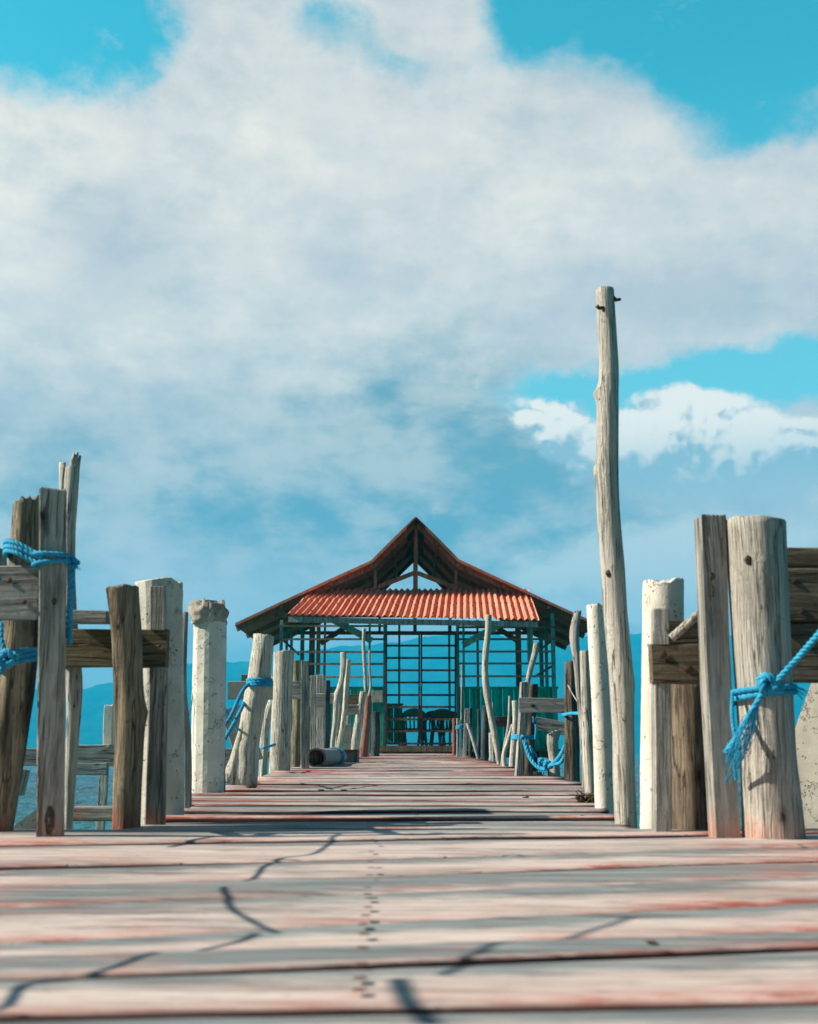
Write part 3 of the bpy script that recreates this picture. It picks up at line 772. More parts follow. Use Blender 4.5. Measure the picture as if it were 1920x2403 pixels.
pole('concrete_post', 'eight sided white concrete post with a chipped top, nearer of the two on the left', [(378, 1909, 104), (378, 1700, 106), (375, 1500, 107), (373, 1360, 108)], M['concrete'], Y=4.42, kind='octo', jag=0.030, yaw=10, group=G_C)
pole('log_post', 'thin dark warped post hidden just behind the nearer left concrete post', [(438, 1896, 24), (437, 1800, 27), (436, 1720, 24), (432, 1620, 14), (433, 1520, 13), (436, 1438, 13)], M['greyplank'], Y=4.75, group=G_L)
pole('concrete_post', 'round pale concrete post with a crumbling cap and a diagonal crack on the left', [(487, 1861, 74), (489, 1750, 75), (491, 1600, 74), (493, 1458, 72)], [M['concrete_white']], Y=5.95, kind='octo', yaw=22, group=G_C)
pole('broken_cap', '', [(493, 1463, 77), (494, 1448, 80), (494, 1430, 80), (494, 1414, 74)], M['rubble'], Y=5.95, pile=False, ragged=0.30, jag=0.05, rough=0.26, n=40, parent=bpy.data.objects['concrete_post.001'])
mb = MB(); mb.tube(curve_px([(526, 1860, 6.03), (526, 1700, 6.03), (528, 1560, 6.03), (529, 1440, 6.03)], 12), 0.007, 6)
bl = at(526, 1860, 6.03); o = mb.build('strap', M['greyplank'], bpy.data.objects['concrete_post.001']); o.location = -bpy.data.objects['concrete_post.001'].location
mb = MB(); mb.tube(curve_px([(446, 1740, 5.9), (444, 1700, 5.9), (444, 1675, 5.9), (450, 1655, 5.9), (454, 1610, 5.95), (455, 1580, 6.0)], 24), 0.0022, 5)
tag(mb.build('bent_wire', M['steel']), 'thin bent rusty wire sticking out beside the round left concrete post', 'wire')

# ---- left side, middle
def fork_l9(mb, base, Y, sd):
    p = [at(x, y, Y) - base for x, y in ((541, 1838), (546, 1812), (556, 1775), (566, 1730), (574, 1690))]
    mb.tube([v + Vector((0, -0.035, 0)) for v in p], lambda t: 0.036 * (1 - t) + 0.012, 10)
pole('driftwood_post', 'carved looking driftwood post with flared foot and blue rope near its middle, left side', [(570, 1844, 62), (573, 1800, 60), (582, 1740, 52), (596, 1660, 52), (607, 1600, 52), (612, 1560, 50), (620, 1490, 49)],
     M['bleached'], Y=6.8, topslant=-0.12, jag=0.01, rough=0.12, knots=((.25, 250, .5, .14), (.62, 265, .35, -.12), (.1, 300, .5, .16)), fork=fork_l9, group=G_L)
pole('driftwood_post', 'slender curved pale trunk squeezed between the flared post and the straight round post', [(618, 1801, 20), (620, 1760, 21), (622, 1710, 22), (630, 1670, 20), (641, 1640, 18), (646, 1600, 14), (640, 1582, 16)], M['bleached'], Y=10.6, rough=0.14, group=G_L, pile=True)
pole('log_post', 'straight thick round post with fine grain and sawn top, left side middle', [(656, 1809, 50), (660, 1700, 48), (664, 1600, 47), (667, 1528, 47)], M['drift'], Y=9.7, topslant=0.10, jag=0.008, rough=0.03, group=G_L)
pole('log_post', 'yellow stained post in the gap right of the thick round post', [(692, 1802, 24), (695, 1740, 23), (697, 1680, 20), (695, 1550, 20)], M['yellowlog'], Y=11.1, rough=0.1, group=G_L)
pole('plank_post', 'square sawn post standing in front of a grey rail, left side middle', [(716, 1803, 20), (716, 1700, 20), (716, 1551, 18)], M['greyplank'], Y=10.75, kind='square', dp=0.06, yaw=4, group=G_L)
board('cross_board', 'short grey rail nailed behind the round post and the square post on the left', 655, 727, 1599, 1640, 10.9, M['greyplank'], 0.05, G_B)
board('cross_board', 'second lower grey rail further back between the left square posts', 722, 762, 1628, 1659, 12.6, M['greyplank'], 0.05, G_B)
pole('plank_post', 'narrow dark square post just right of the grey rail, left side', [(735, 1792, 14), (735, 1700, 13), (735, 1586, 13)], M['greyplank'], Y=12.4, kind='square', dp=0.06, group=G_L)
pole('plank_post', 'square post with saw marks behind the fallen log', [(751, 1790, 18), (752, 1700, 18), (752, 1584, 18)], M['drift'], Y=12.9, kind='square', dp=0.07, group=G_L)
pole('log_post', 'dark round post behind the fallen log, left side', [(763, 1787, 20), (765, 1700, 18), (767, 1597, 17)], M['slimepost'], Y=13.4, group=G_L)
pole('crooked_pole', 'crooked pale pole with a bulging branch scar, leftmost of three crooked poles', [(780, 1785, 11), (781, 1745, 11), (787, 1690, 12), (789, 1650, 13), (796, 1622, 15), (803, 1590, 12), (806, 1560, 13), (806, 1531, 14)], M['bleached'], Y=14.3, rough=0.12, knots=((.62, 185, .8, .35),), group=G_L)
pole('crooked_pole', 'thinnest crooked pole, middle one of three crooked poles', [(790, 1785, 8), (790, 1745, 8), (793, 1700, 8), (797, 1650, 8), (800, 1600, 8)], M['drift'], Y=14.8, rough=0.12, group=G_L)
pole('crooked_pole', 'crooked pale pole with peeling bark, rightmost of three crooked poles', [(792, 1785, 9), (796, 1745, 10), (804, 1705, 12), (809, 1665, 13), (812, 1620, 12), (815, 1580, 13), (818, 1548, 11)], M['bleached'], Y=14.6, rough=0.16, group=G_L)
board('cross_board', 'grey cement slab leaning behind the crooked poles on the left', 808, 824, 1700, 1776, 15.4, M['cement'], 0.05, G_B)
board('cross_board', 'small grey rail between the crooked poles and the smooth leaning post', 796, 842, 1654, 1677, 15.5, M['greyplank'], 0.05, G_B)
board('cross_board', 'brown rail stub above the small grey rail on the left', 815, 842, 1630, 1652, 16.4, M['brownplank'], 0.05, G_B)
board('cross_board', 'weathered rail stub left of the crooked poles', 770, 792, 1627, 1651, 15.0, M['greyplank'], 0.05, G_B)
pole('driftwood_post', 'small knotted stump between the crooked poles and the smooth leaning post', [(818, 1779, 7), (820, 1740, 9), (817, 1710, 8), (818, 1680, 8)], M['drift'], Y=15.8, rough=0.15, group=G_L)
pole('log_post', 'smooth pale post leaning right beside the red post', [(829, 1781, 17), (835, 1730, 17), (844, 1675, 18), (853, 1623, 16)], M['bleached'], Y=16.6, rough=0.04, group=G_L)
pole('crooked_pole', 'tall thin bare pole rising before the pavilion, left side', [(861, 1700, 8), (859, 1640, 8), (857, 1580, 8), (854, 1530, 9), (853, 1505, 7), (855, 1475, 9)], M['bleached'], Y=18.6, pile=True, group=G_L)
pole('crooked_pole', 'very thin pole right of the tall bare pole, ending at the red post', [(864, 1700, 6), (865, 1640, 6), (870, 1610, 6), (867, 1560, 5), (868, 1526, 6)], M['drift'], Y=18.9, pile=True, group=G_L)
pole('log_post', 'red painted post beside the pavilion gate, left side', [(852, 1778, 22), (856, 1740, 20), (861, 1690, 17), (865, 1633, 14)], M['redpost'], Y=18.3, group=G_L, rough=0.06)
pole('log_post', 'dark wet looking post standing left of the pavilion gate', [(880, 1773, 22), (882, 1730, 21), (882, 1670, 19)], M['slimepost'], Y=19.6, group=G_L, rough=0.08)
# log lying on the boards
lg = MB(); Yl = 11.3
a = at(742, 1786, 11.3); b_ = at(797, 1775, 13.1); a.z = deck_z(11.3) + .085; b_.z = deck_z(13.1) + .075
n = 40; prev = None; ax = (b_ - a).normalized(); X = ax.cross(Vector((0, 0, 1))).normalized(); Z = X.cross(ax)
for i in range(n + 1):
    t_ = i / n; p = a.lerp(b_, t_); r = 0.088 - 0.012 * t_ + (0.008 * math.sin(t_ * 40) if t_ > 0.6 else 0); q = []
    for k in range(24):
        g = 2 * math.pi * k / 24
        f = 1 + .07 * noise.noise(Vector((math.cos(g) * 1.4, math.sin(g) * 1.4, t_ * 5))) + .03 * noise.noise(Vector((math.cos(g) * 4, math.sin(g) * 4, t_ * 18)))
        pt = (X * math.cos(g) + Z * math.sin(g)) * r * f
        ofs = ax * (0.05 * math.cos(g) + 0.02 * noise.noise(Vector((k, 3, 1)))) if i == 0 else Vector((0, 0, 0))
        q.append(p + pt + ofs - a)
    rg = lg.ring(q)
    if prev: lg.skin(prev, rg, 0)
    else: first = rg
    prev = rg
lg.face(prev, 0, False)
cc = sum((Vector(lg.v[k]) for k in first), Vector()) / 24
rim = lg.ring([cc + (Vector(lg.v[k]) - cc) * .8 for k in first]); lg.skin(rim, first, 1, False)
cup_ = lg.ring([cc + (Vector(lg.v[k]) - cc) * .6 + ax * 0.10 for k in first]); lg.skin(cup_, rim, 2, True); lg.face(cup_[::-1], 2, False)
lg.tube([Vector((-.07, -.02, .05)), Vector((-.085, 0, .11)), Vector((-.08, 0, .15))], lambda t: .022 * (1 - t) + .004, 7, 1)
fallen = lg.build('fallen_log', [M['drift'], M['yellowlog'], M['darklog']], None, a)
tag(fallen, 'hollow ended log lying on the boards with blue rope round its far end', 'log')
rb = MB()
for tt in (0.70, 0.735, 0.77):
    c_ = a.lerp(b_, tt); rope_into(rb, [c_ + (X * math.cos(g * math.pi / 12) + Z * math.sin(g * math.pi / 12)) * 0.094 for g in range(25)], 0.008, near_=False)
c_ = a.lerp(b_, 0.7); rope_into(rb, [c_ + Z * .09, at(757, 1768, 11.9), at(738, 1780, 12.0)], 0.007, near_=False)
tag(rb.build('rope', M['rope']), 'blue rope tied around the far end of the fallen log', 'rope')
bx = MB(); c0 = at(823, 1777, 13.6); c0.z = deck_z(13.6) + .072
bx.box((0, 0, 0), (.085, .13, .066), 0); bx.box((0, 0, .070), (.089, .134, .004), 0)
tag(bx.build('low_box', M['ropebox'], None, c0, (0, 0, R(-3))), 'low dark box on the boards behind the fallen log', 'box')

# ---- side platform beyond the left posts
G_S = 'timbers of the side landing left of the pier'
board('beam', 'long dark beam of the side landing seen behind the left posts', 40, 590, 1757, 1797, 9.2, M['greyplank'], 0.06, G_S, cat='beam')
board('beam', 'flat grey plank lying on the long landing beam between the left posts', 186, 262, 1748, 1758, 8.9, M['drift'], 0.16, G_S, cat='beam')
board('beam', 'short beam hanging below the landing beam, joined to a thin upright', 158, 252, 1791, 1818, 8.8, M['greyplank'], 0.05, G_S, cat='beam')
pole('landing_post', 'thin upright under the side landing beam, standing in the water', [(240, 1892, 18), (243, 1850, 18), (245, 1800, 19)], M['drift'], Y=8.95, kind='square', dp=.05, group=G_S)
pole('landing_post', 'short white post on top of the side landing beam', [(254, 1750, 20), (255, 1700, 21), (257, 1656, 20)], M['concrete_white'], Y=9.0, kind='square', dp=.06, jag=.02, pile=False, group=G_S)
board('beam', 'stubby plank with pink paint on top beyond the left deck edge', 178, 330, 1893, 1925, 4.5, M['greyplank_foot'], 0.10, G_S, cat='beam')
board('beam', 'grey concrete toned board bracing the landing beside the blue ropes', 536, 640, 1599, 1641, 8.2, M['cement'], 0.05, G_S, cat='beam')
board('beam', 'small dark board end above the landing board, left of the roped driftwood', 568, 600, 1583, 1600, 8.3, M['brownplank'], 0.05, G_S, cat='beam')
o = board('beam', 'diagonal grey brace running down below the landing board, left side', 548, 588, 1630, 1690, 8.5, M['cement'], 0.05, G_S, cat='beam', y1=1790, Y1=8.5)
board('beam', 'leaning grey strut in the water left of the roped plank post', 48, 62, 1860, 1872, 5.6, M['greyplank'], 0.05, G_S, y1=1806, cat='beam')
board('beam', 'wedge of grey cement standing in the water at the far left', 50, 70, 1870, 1990, 4.6, M['cement'], 0.06, G_S, y1=1960, cat='beam')

# ---- right side, near
pole('concrete_post', 'white round topped concrete post behind the brown boards at right', [(1552, 1949, 98), (1552, 1800, 98), (1554, 1600, 97), (1556, 1450, 96), (1556, 1362, 95)], M['concrete_white'], Y=3.72, jag=0.02, rough=0.03, ragged=0.02, group=G_C)
pole('plank_post', 'short square timber fixed on the face of the right concrete post', [(1549, 1512, 37), (1549, 1470, 37), (1549, 1431, 37)], M['greyplank'], Y=3.50, kind='square', dp=.05, yaw=-4, pile=False, group=G_R, cat='timber')
board('cross_board', 'brown board with dark knots nailed across the right posts', 1527, 1662, 1513, 1603, 3.50, M['brownplank'], .05, G_B, holes=((.62, .35, .012), (.18, .72, .012)))
mb = MB(); p0, p1 = at(1576, 1497, 3.42), at(1652, 1430, 3.42); mb.tube([p0, p0.lerp(p1, .5), p1], .0125, 12)
tag(mb.build('rod', M['bleached']), 'pale stick slanting up to the tall plank post above the brown board', 'stick')
board('cross_board', 'dark red brown board behind the slanting stick at right', 1567, 1662, 1455, 1513, 3.56, M['brownplank'], .03, G_B)
pole('plank_post', 'square timber below the brown board beside the white concrete post', [(1553, 1949, 38), (1552, 1800, 37), (1550, 1604, 36)], M['greyplank'], Y=3.52, kind='square', dp=.06, group=G_R)
pole('log_post', 'dark shaded log between the square timber and the tall plank post at right', [(1624, 1949, 92), (1624, 1780, 92), (1620, 1604, 88)], M['darklog'], Y=3.62, group=G_R, rough=0.06)
pole('plank_post', 'tall plank post leaning against the big round post at right, sunlit left edge', [(1700, 1955, 60), (1690, 1780, 60), (1678, 1560, 60), (1672, 1400, 60), (1666, 1212, 62)], M['greyplank_foot'], Y=3.36, kind='square', dp=.065, yaw=3, jag=.008, group=G_R)
pole('log_post', 'big round post with a knot scar and knotted blue rope, nearest on the right', [(1816, 1962, 142), (1808, 1860, 134), (1800, 1760, 128), (1793, 1640, 131), (1786, 1500, 134), (1778, 1350, 136), (1771, 1213, 137)],
     M['drift_foot'], Y=3.34, topslant=-0.06, jag=.006, rough=0.035, knots=((.84, 262, .28, .14), (.22, 250, .7, .08)), group=G_R)
G_RR = 'boards behind the big round post at right'
board('cross_board', 'shaded dark top board behind the big round post at the right picture edge', 1795, 2080, 1289, 1335, 3.55, M['darklog'], .08, G_RR)  # the dark log material puts this board's shade into its colour
board('cross_board', 'brown middle board behind the big round post at the right picture edge', 1795, 2080, 1337, 1462, 3.50, M['brownplank'], .05, G_RR, holes=((.23, .75, .010), (.28, .2, .009)))
board('cross_board', 'brown bottom board behind the big round post, crossed by blue rope', 1795, 2080, 1463, 1602, 3.51, M['brownplank'], .05, G_RR)
board('cross_board', 'grey cement brace board leaning outward right of the big round post', 1898, 1986, 1780, 1858, 3.75, M['cement'], .05, 'boards behind the big round post at right', y1=1420) if False else None
mb = MB(); q = [(1880, 1975), (1866, 1786), (1905, 1668), (1990, 1440), (2075, 1480), (1960, 1760), (1915, 1975)]
fa = [at(x, y, 4.30 - (x - 1866) * 0.0016) for x, y in q]; base = at(1890, 1968, 4.26)
i1 = mb.ring([p - base for p in fa]); i2 = mb.ring([p - base + Vector((-0.022, .05, 0)) for p in fa])
mb.face(i1, 0, False); mb.face(i2[::-1], 0, False); mb.skin(i2, i1, 0, False)
tag(mb.build('brace_board', M['cement'], None, base), 'grey rough brace board leaning outward at the right picture edge', 'board', G_RR)
# ---- right side, tall pole and neighbours
tall = pole('tall_pole', 'very tall bleached driftwood pole with knots and a rusty bolt near its top', [(1470, 1935, 52), (1465, 1830, 51), (1463, 1720, 52), (1459, 1600, 57), (1450, 1500, 56), (1443, 1430, 56), (1438, 1340, 56), (1430, 1230, 55), (1425, 1130, 54), (1426, 1010, 52), (1426, 930, 52), (1429, 850, 46), (1424, 760, 44), (1419, 674, 43)],
     M['bleached'], Y=3.95, rough=0.035, topslant=0.0, jag=.004, cat='pole', n=28,
     knots=((.79, 190, .40, .46), (.64, 190, .36, .40), (.46, 268, .25, .18), (.245, 0, .5, .10), (.2, 275, .35, .16), (.67, 262, .2, .12), (.80, 255, .2, -.12)))
for k, (px, py) in enumerate(((1408, 724), (1447, 705))):
    mb = MB(); c_ = at(px, py, 3.915 if k == 0 else 3.95); mb.tube([c_ + Vector((-.014, -.018, .003)), c_ + Vector((-.004, -.014, -.004)), c_ + Vector((.012, -.006, .002))], lambda t: .0075 - .002 * t, 8)
    o = mb.build('rusty_bolt', M['steel'], tall); o.location = -tall.location
pole('concrete_post', 'white round concrete post directly left of the very tall pole', [(1419, 1896, 46), (1416, 1780, 46), (1411, 1650, 45), (1403, 1520, 44), (1397, 1420, 41)], M['concrete_white'], Y=4.62, rough=0.04, ragged=.015, jag=.01, group=G_C)
pole('log_post', 'smooth light brown post left of the white concrete post, right side', [(1386, 1860, 27), (1380, 1760, 26), (1376, 1640, 25), (1372, 1528, 23)], M['drift'], Y=5.95, rough=0.03, group=G_R)
pole('crooked_pole', 'wavy split driftwood pole in front of the pavilion eave, right side', [(1372, 1828, 14), (1369, 1740, 15), (1364, 1680, 14), (1358, 1610, 15), (1354, 1550, 17), (1348, 1500, 22), (1350, 1465, 21), (1356, 1436, 17)], M['drift'], Y=6.5, rough=0.12, jag=.02, group=G_R)
pole('log_post', 'weathered post hollowed by long cracks, tied to its neighbour with blue rope', [(1343, 1828, 36), (1342, 1760, 36), (1341, 1680, 33), (1339, 1610, 29), (1339, 1553, 25)], M['darklog'], Y=7.9, rough=0.10, jag=.01, group=G_R, knots=((.45, 275, .5, .2),))
mb = MB(); mb.tube(curve_px([(1333, 1608, 7.7), (1346, 1632, 7.6), (1360, 1655, 7.4), (1363, 1680, 7.3)], 12), .004, 6)
tag(mb.build('twig', M['bleached']), 'thin bare twig leaning across the cracked post', 'twig')
pole('stump_post', 'short axe cut stump inside the blue rope loop', [(1302, 1824, 26), (1300, 1780, 25), (1297, 1745, 26), (1300, 1718, 31)], M['drift_foot'], Y=8.5, topslant=0.35, jag=.008, rough=.08, group=G_R)
board('cross_board', 'grey rail between the narrow plank post and the cracked post', 1218, 1330, 1637, 1671, 8.45, M['greyplank'], .04, G_B, y1=1656, holes=((.28, .45, .014),))
board('cross_board', 'sloping grey board further back under the rail, right side', 1254, 1338, 1682, 1712, 10.2, M['greyplank'], .04, G_B, y1=1712)
pole('plank_post', 'narrow plank post with one bright edge, tied with blue rope', [(1219, 1817, 19), (1223, 1750, 19), (1227, 1690, 19), (1231, 1601, 18)], M['greyplank'], Y=8.75, kind='square', dp=.08, yaw=6, group=G_R)
pole('log_post', 'dark round post directly behind the narrow plank post', [(1238, 1817, 26), (1244, 1720, 26), (1250, 1606, 27)], M['darklog'], Y=8.95, group=G_R, rough=.08)
pole('crooked_pole', 'short bent pole leaning right above the dark round post', [(1236, 1640, 12), (1238, 1603, 12), (1248, 1560, 14), (1256, 1530, 15), (1259, 1509, 14)], M['drift'], Y=9.2, pile=True, group=G_R)
pole('driftwood_post', 'forked pale post left of the narrow plank post', [(1202, 1797, 15), (1206, 1740, 15), (1210, 1690, 14), (1208, 1645, 14)], M['bleached'], Y=11.3, rough=.1, group=G_R)
pole('driftwood_post', 'thin brown stake leaning right behind the forked pale post', [(1178, 1791, 7), (1185, 1750, 8), (1194, 1700, 8), (1197, 1634, 7)], M['drift'], Y=12.2, rough=.1, group=G_R)
pole('crooked_pole', 'pale pole with a sharp elbow leaning onto the forked post', [(1184, 1796, 11), (1183, 1770, 11), (1192, 1740, 10), (1203, 1700, 8)], M['bleached'], Y=11.7, rough=.08, group=G_R)
pole('crooked_pole', 'long S shaped bare pole in front of the pavilion roof, right side', [(1172, 1794, 12), (1165, 1750, 14), (1158, 1709, 16), (1149, 1665, 14), (1142, 1620, 16), (1138, 1576, 15), (1140, 1531, 15), (1145, 1487, 14), (1147, 1443, 15)], M['bleached'], Y=12.6, rough=.05, group=G_R,
     knots=((.46, 185, .5, .2),))
board('cross_board', 'dark rail behind the S shaped pole, right side', 1153, 1206, 1682, 1705, 14.2, M['darklog'], .05, G_B)
G_K = 'thin posts clustered right of the pavilion gate'
for (nm, lb, pts, mt, Yk) in (
    ('thin_post', 'red brown post directly right of the pavilion gate', [(1066, 1771, 9), (1066, 1686, 8)], 'redpost', 20.6),
    ('thin_post', 'narrow grey post next to the red brown post', [(1074, 1776, 6), (1074, 1686, 6)], 'greyplank', 19.4),
    ('thin_post', 'slim pale pole wrapped in blue rope by the gate', [(1084, 1778, 7), (1082, 1730, 6), (1080, 1690, 6)], 'bleached', 18.7),
    ('thin_post', 'thin tall pole standing before the green pavilion wall', [(1082, 1730, 3), (1083, 1640, 3), (1084, 1560, 3)], 'bleached', 20.9),
    ('plank_post', 'flat grey plank with a bright left edge in the cluster by the gate', [(1090, 1779, 8), (1093, 1720, 9), (1095, 1663, 8)], 'greyplank', 18.0),
    ('thin_post', 'straight grey green post right of the flat grey plank', [(1104, 1778, 9), (1104, 1662, 8)], 'slimepost', 18.3),
    ('leaning_stick', 'white birch like stick leaning left across the cluster', [(1122, 1780, 7), (1113, 1745, 9), (1104, 1715, 10), (1098, 1698, 11)], 'bleached', 16.7),
    ('thin_post', 'chipped grey post behind the white leaning stick', [(1122, 1775, 9), (1124, 1720, 9), (1124, 1664, 8)], 'slimepost', 17.4),
    ('thin_post', 'thickest grey green post of the cluster', [(1137, 1780, 18), (1138, 1720, 17), (1138, 1656, 13)], 'slimepost', 16.2),
    ('thin_post', 'pale short post half hidden behind the S shaped pole', [(1154, 1781, 11), (1152, 1720, 10)], 'bleached', 15.8),
    ('thin_post', 'dark thin post peeping out right of the S shaped pole', [(1158, 1780, 7), (1156, 1649, 6)], 'greyplank', 14.6)):
    pole(nm, lb, pts, M[mt], Y=Yk, group=G_K, kind='square' if nm == 'plank_post' else 'round', dp=.06 if nm == 'plank_post' else None, rough=.06)

# dark knots and bolt holes on the nearest posts
M['knot'] = plain('dark_knot_wood', (0.085, 0.062, 0.042), 0.95, 0.7, 120)
def knotmark(parent, px, py, Y, s_, tall_=1.3):
    c_ = at(px, py, Y); mb = MB(); prev = None
    for j in range(6):
        a = math.pi * j / 10; rr_ = s_ * math.cos(a)
        rg = mb.ring([(c_.x + rr_ * math.cos(k * math.pi / 7) * (1 + .15 * math.sin(k * 2.1)), c_.y - s_ * .30 * math.sin(a), c_.z + rr_ * tall_ * math.sin(k * math.pi / 7)) for k in range(14)])
        if prev: mb.skin(prev, rg)
        prev = rg
    mb.face(prev)
    o = mb.build('knot', M['knot'], parent); o.location = -parent.location
ob = bpy.data.objects
big = [o for o in ob if o.get('label', '').startswith('big round post')][0]
tpl = [o for o in ob if o.get('label', '').startswith('tall plank post leaning')][0]
lpl = [o for o in ob if o.get('label', '').startswith('tall grey plank post')][0]
knotmark(big, 1757, 1315, 3.266, .012, 1.2); knotmark(tpl, 1669, 1352, 3.327, .0085, 1.6); knotmark(tpl, 1672, 1385, 3.327, .004, 5)
knotmark(lpl, 114, 1370, 3.279, .0075, 1.7); knotmark(lpl, 127, 1411, 3.277, .0065, 1.6); knotmark(lpl, 116, 1925, 3.277, .013, 3.0)
for (px, py, dd, s_) in ((1411, 937, .022, .008), (1418, 935, .031, .005), (1425, 1112, .036, .006), (1429, 1346, .035, .011), (1461, 1650, .034, .009), (1418, 726, .029, .010)):
    knotmark(tall, px, py, 3.95 - dd, s_, 1.2)

# ------------------------------------------------------------------ ropes
rp = MB()                        # left: round plank post and log
zc = at(124, 1310, 3.3).z; c1 = Vector((at(124, 1310, 3.3).x, 3.32, 0)); rr = 0.0068
for (y0_, y1_) in ((1302, 1306), (1326, 1318)):
    z0, z1 = at(0, y0_, 3.3).z, at(0, y1_, 3.3).z
    rope_into(rp, [Vector((c1.x + ax_, 3.32 + ay_, z0 + (z1 - z0) * (ax_ + .04) / .09)) for ax_, ay_ in ((-.036, .03), (-.050, .0), (-.047, -.045), (-.02, -.058), (.0, -.056), (.02, -.054), (.044, -.046), (.050, -.01), (.044, .04))], rr)
zl = at(0, 1285, 3.4)
for (ya_, yb_, k) in ((1268, 1300, 0), (1280, 1306, 1), (1291, 1322, 2)):
    pth = [at(102, yb_ + 2, 3.27), at(80, yb_ - 4, 3.28), at(60, (ya_ + yb_) / 2 + 1, 3.285), at(36, ya_ + 5, 3.29), at(18, ya_ + 1, 3.33), at(12, ya_ + 6, 3.40), at(20, ya_ + 14, 3.48), at(60, ya_ + 20, 3.53)]
    rope_into(rp, [Vector(p) for p in smooth_pts([tuple(p) for p in pth], 30)], rr)
knot(rp, at(172, 1322, 3.3), .011, rr * .9, seed=2)
for k, xx in enumerate((168, 172)):
    rope_into(rp, curve_px([(xx, 1322, 3.31), (xx - 3, 1380, 3.30), (xx - 6, 1440, 3.31), (xx - 8, 1495 + k * 16, 3.32)], 30), rr)
fray(rp, at(176, 1330, 3.3), (1, 0, -.2), .02, 6, .4, .0006)
tag(rp.build('rope', M['rope']), 'blue rope lashing the tall plank post to the leaning log on the left', 'rope')
rp = MB()                        # second knot lower on the log
for k, (ya_, yb_) in enumerate(((1530, 1524), (1546, 1534), (1556, 1546))):
    rope_into(rp, curve_px([(-30, ya_ - 6, 3.44), (-6, ya_, 3.34), (20, ya_ + 2, 3.31), (50, (ya_ + yb_) / 2, 3.33), (88, yb_, 3.42)], 24), rr)
knot(rp, at(18, 1545, 3.29), .018, rr * 1.1, seed=3)
rope_into(rp, curve_px([(4, 1460, 3.33), (4, 1500, 3.31), (16, 1545, 3.3)], 14), rr)
rope_into(rp, curve_px([(16, 1545, 3.3), (2, 1575, 3.28), (-20, 1600, 3.2), (-60, 1640, 3.0)], 16), rr)
tag(rp.build('rope', M['rope']), 'blue rope knotted low around the leaning log at the left picture edge', 'rope')
rp = MB()                        # driftwood post mid-left
cp = at(609, 1600, 6.8)
rope_into(rp, loop_path(cp, .067, .07, at(0, 1610, 6.8).z, at(0, 1594, 6.8).z, 2.6, 180, -.004), .0105)
rope_into(rp, curve_px([(583, 1607, 6.75), (572, 1618, 6.6), (560, 1640, 6.4), (545, 1675, 6.1), (528, 1702, 6.05)], 30), .0095)
rope_into(rp, curve_px([(577, 1640, 6.9), (566, 1665, 6.6), (548, 1700, 6.2), (527, 1736, 6.03)], 24), .0095)
rope_into(rp, curve_px([(528, 1664, 6.2), (545, 1690, 6.6), (566, 1726, 6.9), (590, 1750, 7.1)], 24), .007)
tag(rp.build('rope', M['rope']), 'blue rope wound twice around the flared driftwood post and crossing to its left', 'rope')
rp = MB(); rope_into(rp, curve_px([(606, 1756, 9.4), (622, 1754, 9.2), (646, 1747, 9.6)], 12), .010, near_=False)
tag(rp.build('rope', M['rope']), 'short blue rope between the flared post and the thick round post', 'rope')
rp = MB()                        # right near knot
pc = at(1790, 1630, 3.34); rz = pc.z
for (dy, dz_) in ((0, 1622), (0, 1640)):
    z0 = at(0, dz_, 3.27).z
    rope_into(rp, [Vector((pc.x + math.cos(R(g)) * .086, pc.y + math.sin(R(g)) * .088, z0 + (.008 if dz_ == 1622 else .012) * (g - 180) / 90)) for g in range(130, 420, 8)], .0078)
knot(rp, at(1802, 1606, 3.20), .020, .010, seed=5)
knot(rp, at(1818, 1612, 3.20), .015, .009, seed=6)
rope_into(rp, curve_px([(1810, 1612, 3.20), (1840, 1580, 3.17), (1880, 1536, 3.1), (1925, 1484, 3.0), (2010, 1385, 2.85)], 30), .0085)
rope_into(rp, curve_px([(1796, 1615, 3.20), (1776, 1650, 3.20), (1752, 1690, 3.21), (1728, 1732, 3.22), (1702, 1768, 3.22)], 24), .0078)
rope_into(rp, curve_px([(1719, 1625, 3.30), (1718, 1680, 3.27), (1724, 1730, 3.25), (1722, 1775, 3.26), (1728, 1830, 3.3)], 24), .005)
fray(rp, at(1780, 1648, 3.20), (-.55, 0, -1), .20, 40, .13, .0009, 4)
fray(rp, at(1730, 1725, 3.22), (-.3, 0, -1), .07, 30, .3, .0010, 5)
fray(rp, at(1856, 1612, 3.36), (1, 0, -.6), .045, 14, .5, .0011, 6)
tag(rp.build('rope', M['rope']), 'blue rope knotted on the big round post with a frayed tail', 'rope')
rp = MB()                        # right middle loop
c3 = at(1222, 1729, 8.75)
rope_into(rp, loop_path(Vector((at(1228, 1729, 8.8).x, 8.83, 0)), .075, .11, at(0, 1733, 8.75).z, at(0, 1726, 8.75).z, 2.2, 170), .011)
knot(rp, at(1228, 1732, 8.66), .018, .010, False, 8)
rope_into(rp, curve_px([(1230, 1738, 8.64), (1238, 1765, 8.6), (1250, 1788, 8.55), (1266, 1803, 8.5), (1280, 1804, 8.45), (1292, 1796, 8.3), (1305, 1785, 8.2), (1318, 1768, 8.05), (1326, 1752, 7.9)], 60), .014)
rope_into(rp, curve_px([(1232, 1738, 8.65), (1245, 1762, 8.62), (1252, 1785, 8.6), (1248, 1765, 8.6), (1244, 1750, 8.6)], 30), .008)
rope_into(rp, curve_px([(1246, 1755, 8.6), (1256, 1768, 8.6), (1260, 1776, 8.6)], 10), .006)
knot(rp, at(1286, 1795, 8.35), .026, .011, False, 9); knot(rp, at(1272, 1788, 8.5), .022, .009, False, 10)
rope_into(rp, curve_px([(1290, 1796, 8.3), (1305, 1793, 8.2), (1318, 1787, 8.1), (1326, 1770, 8.0)], 20), .012)
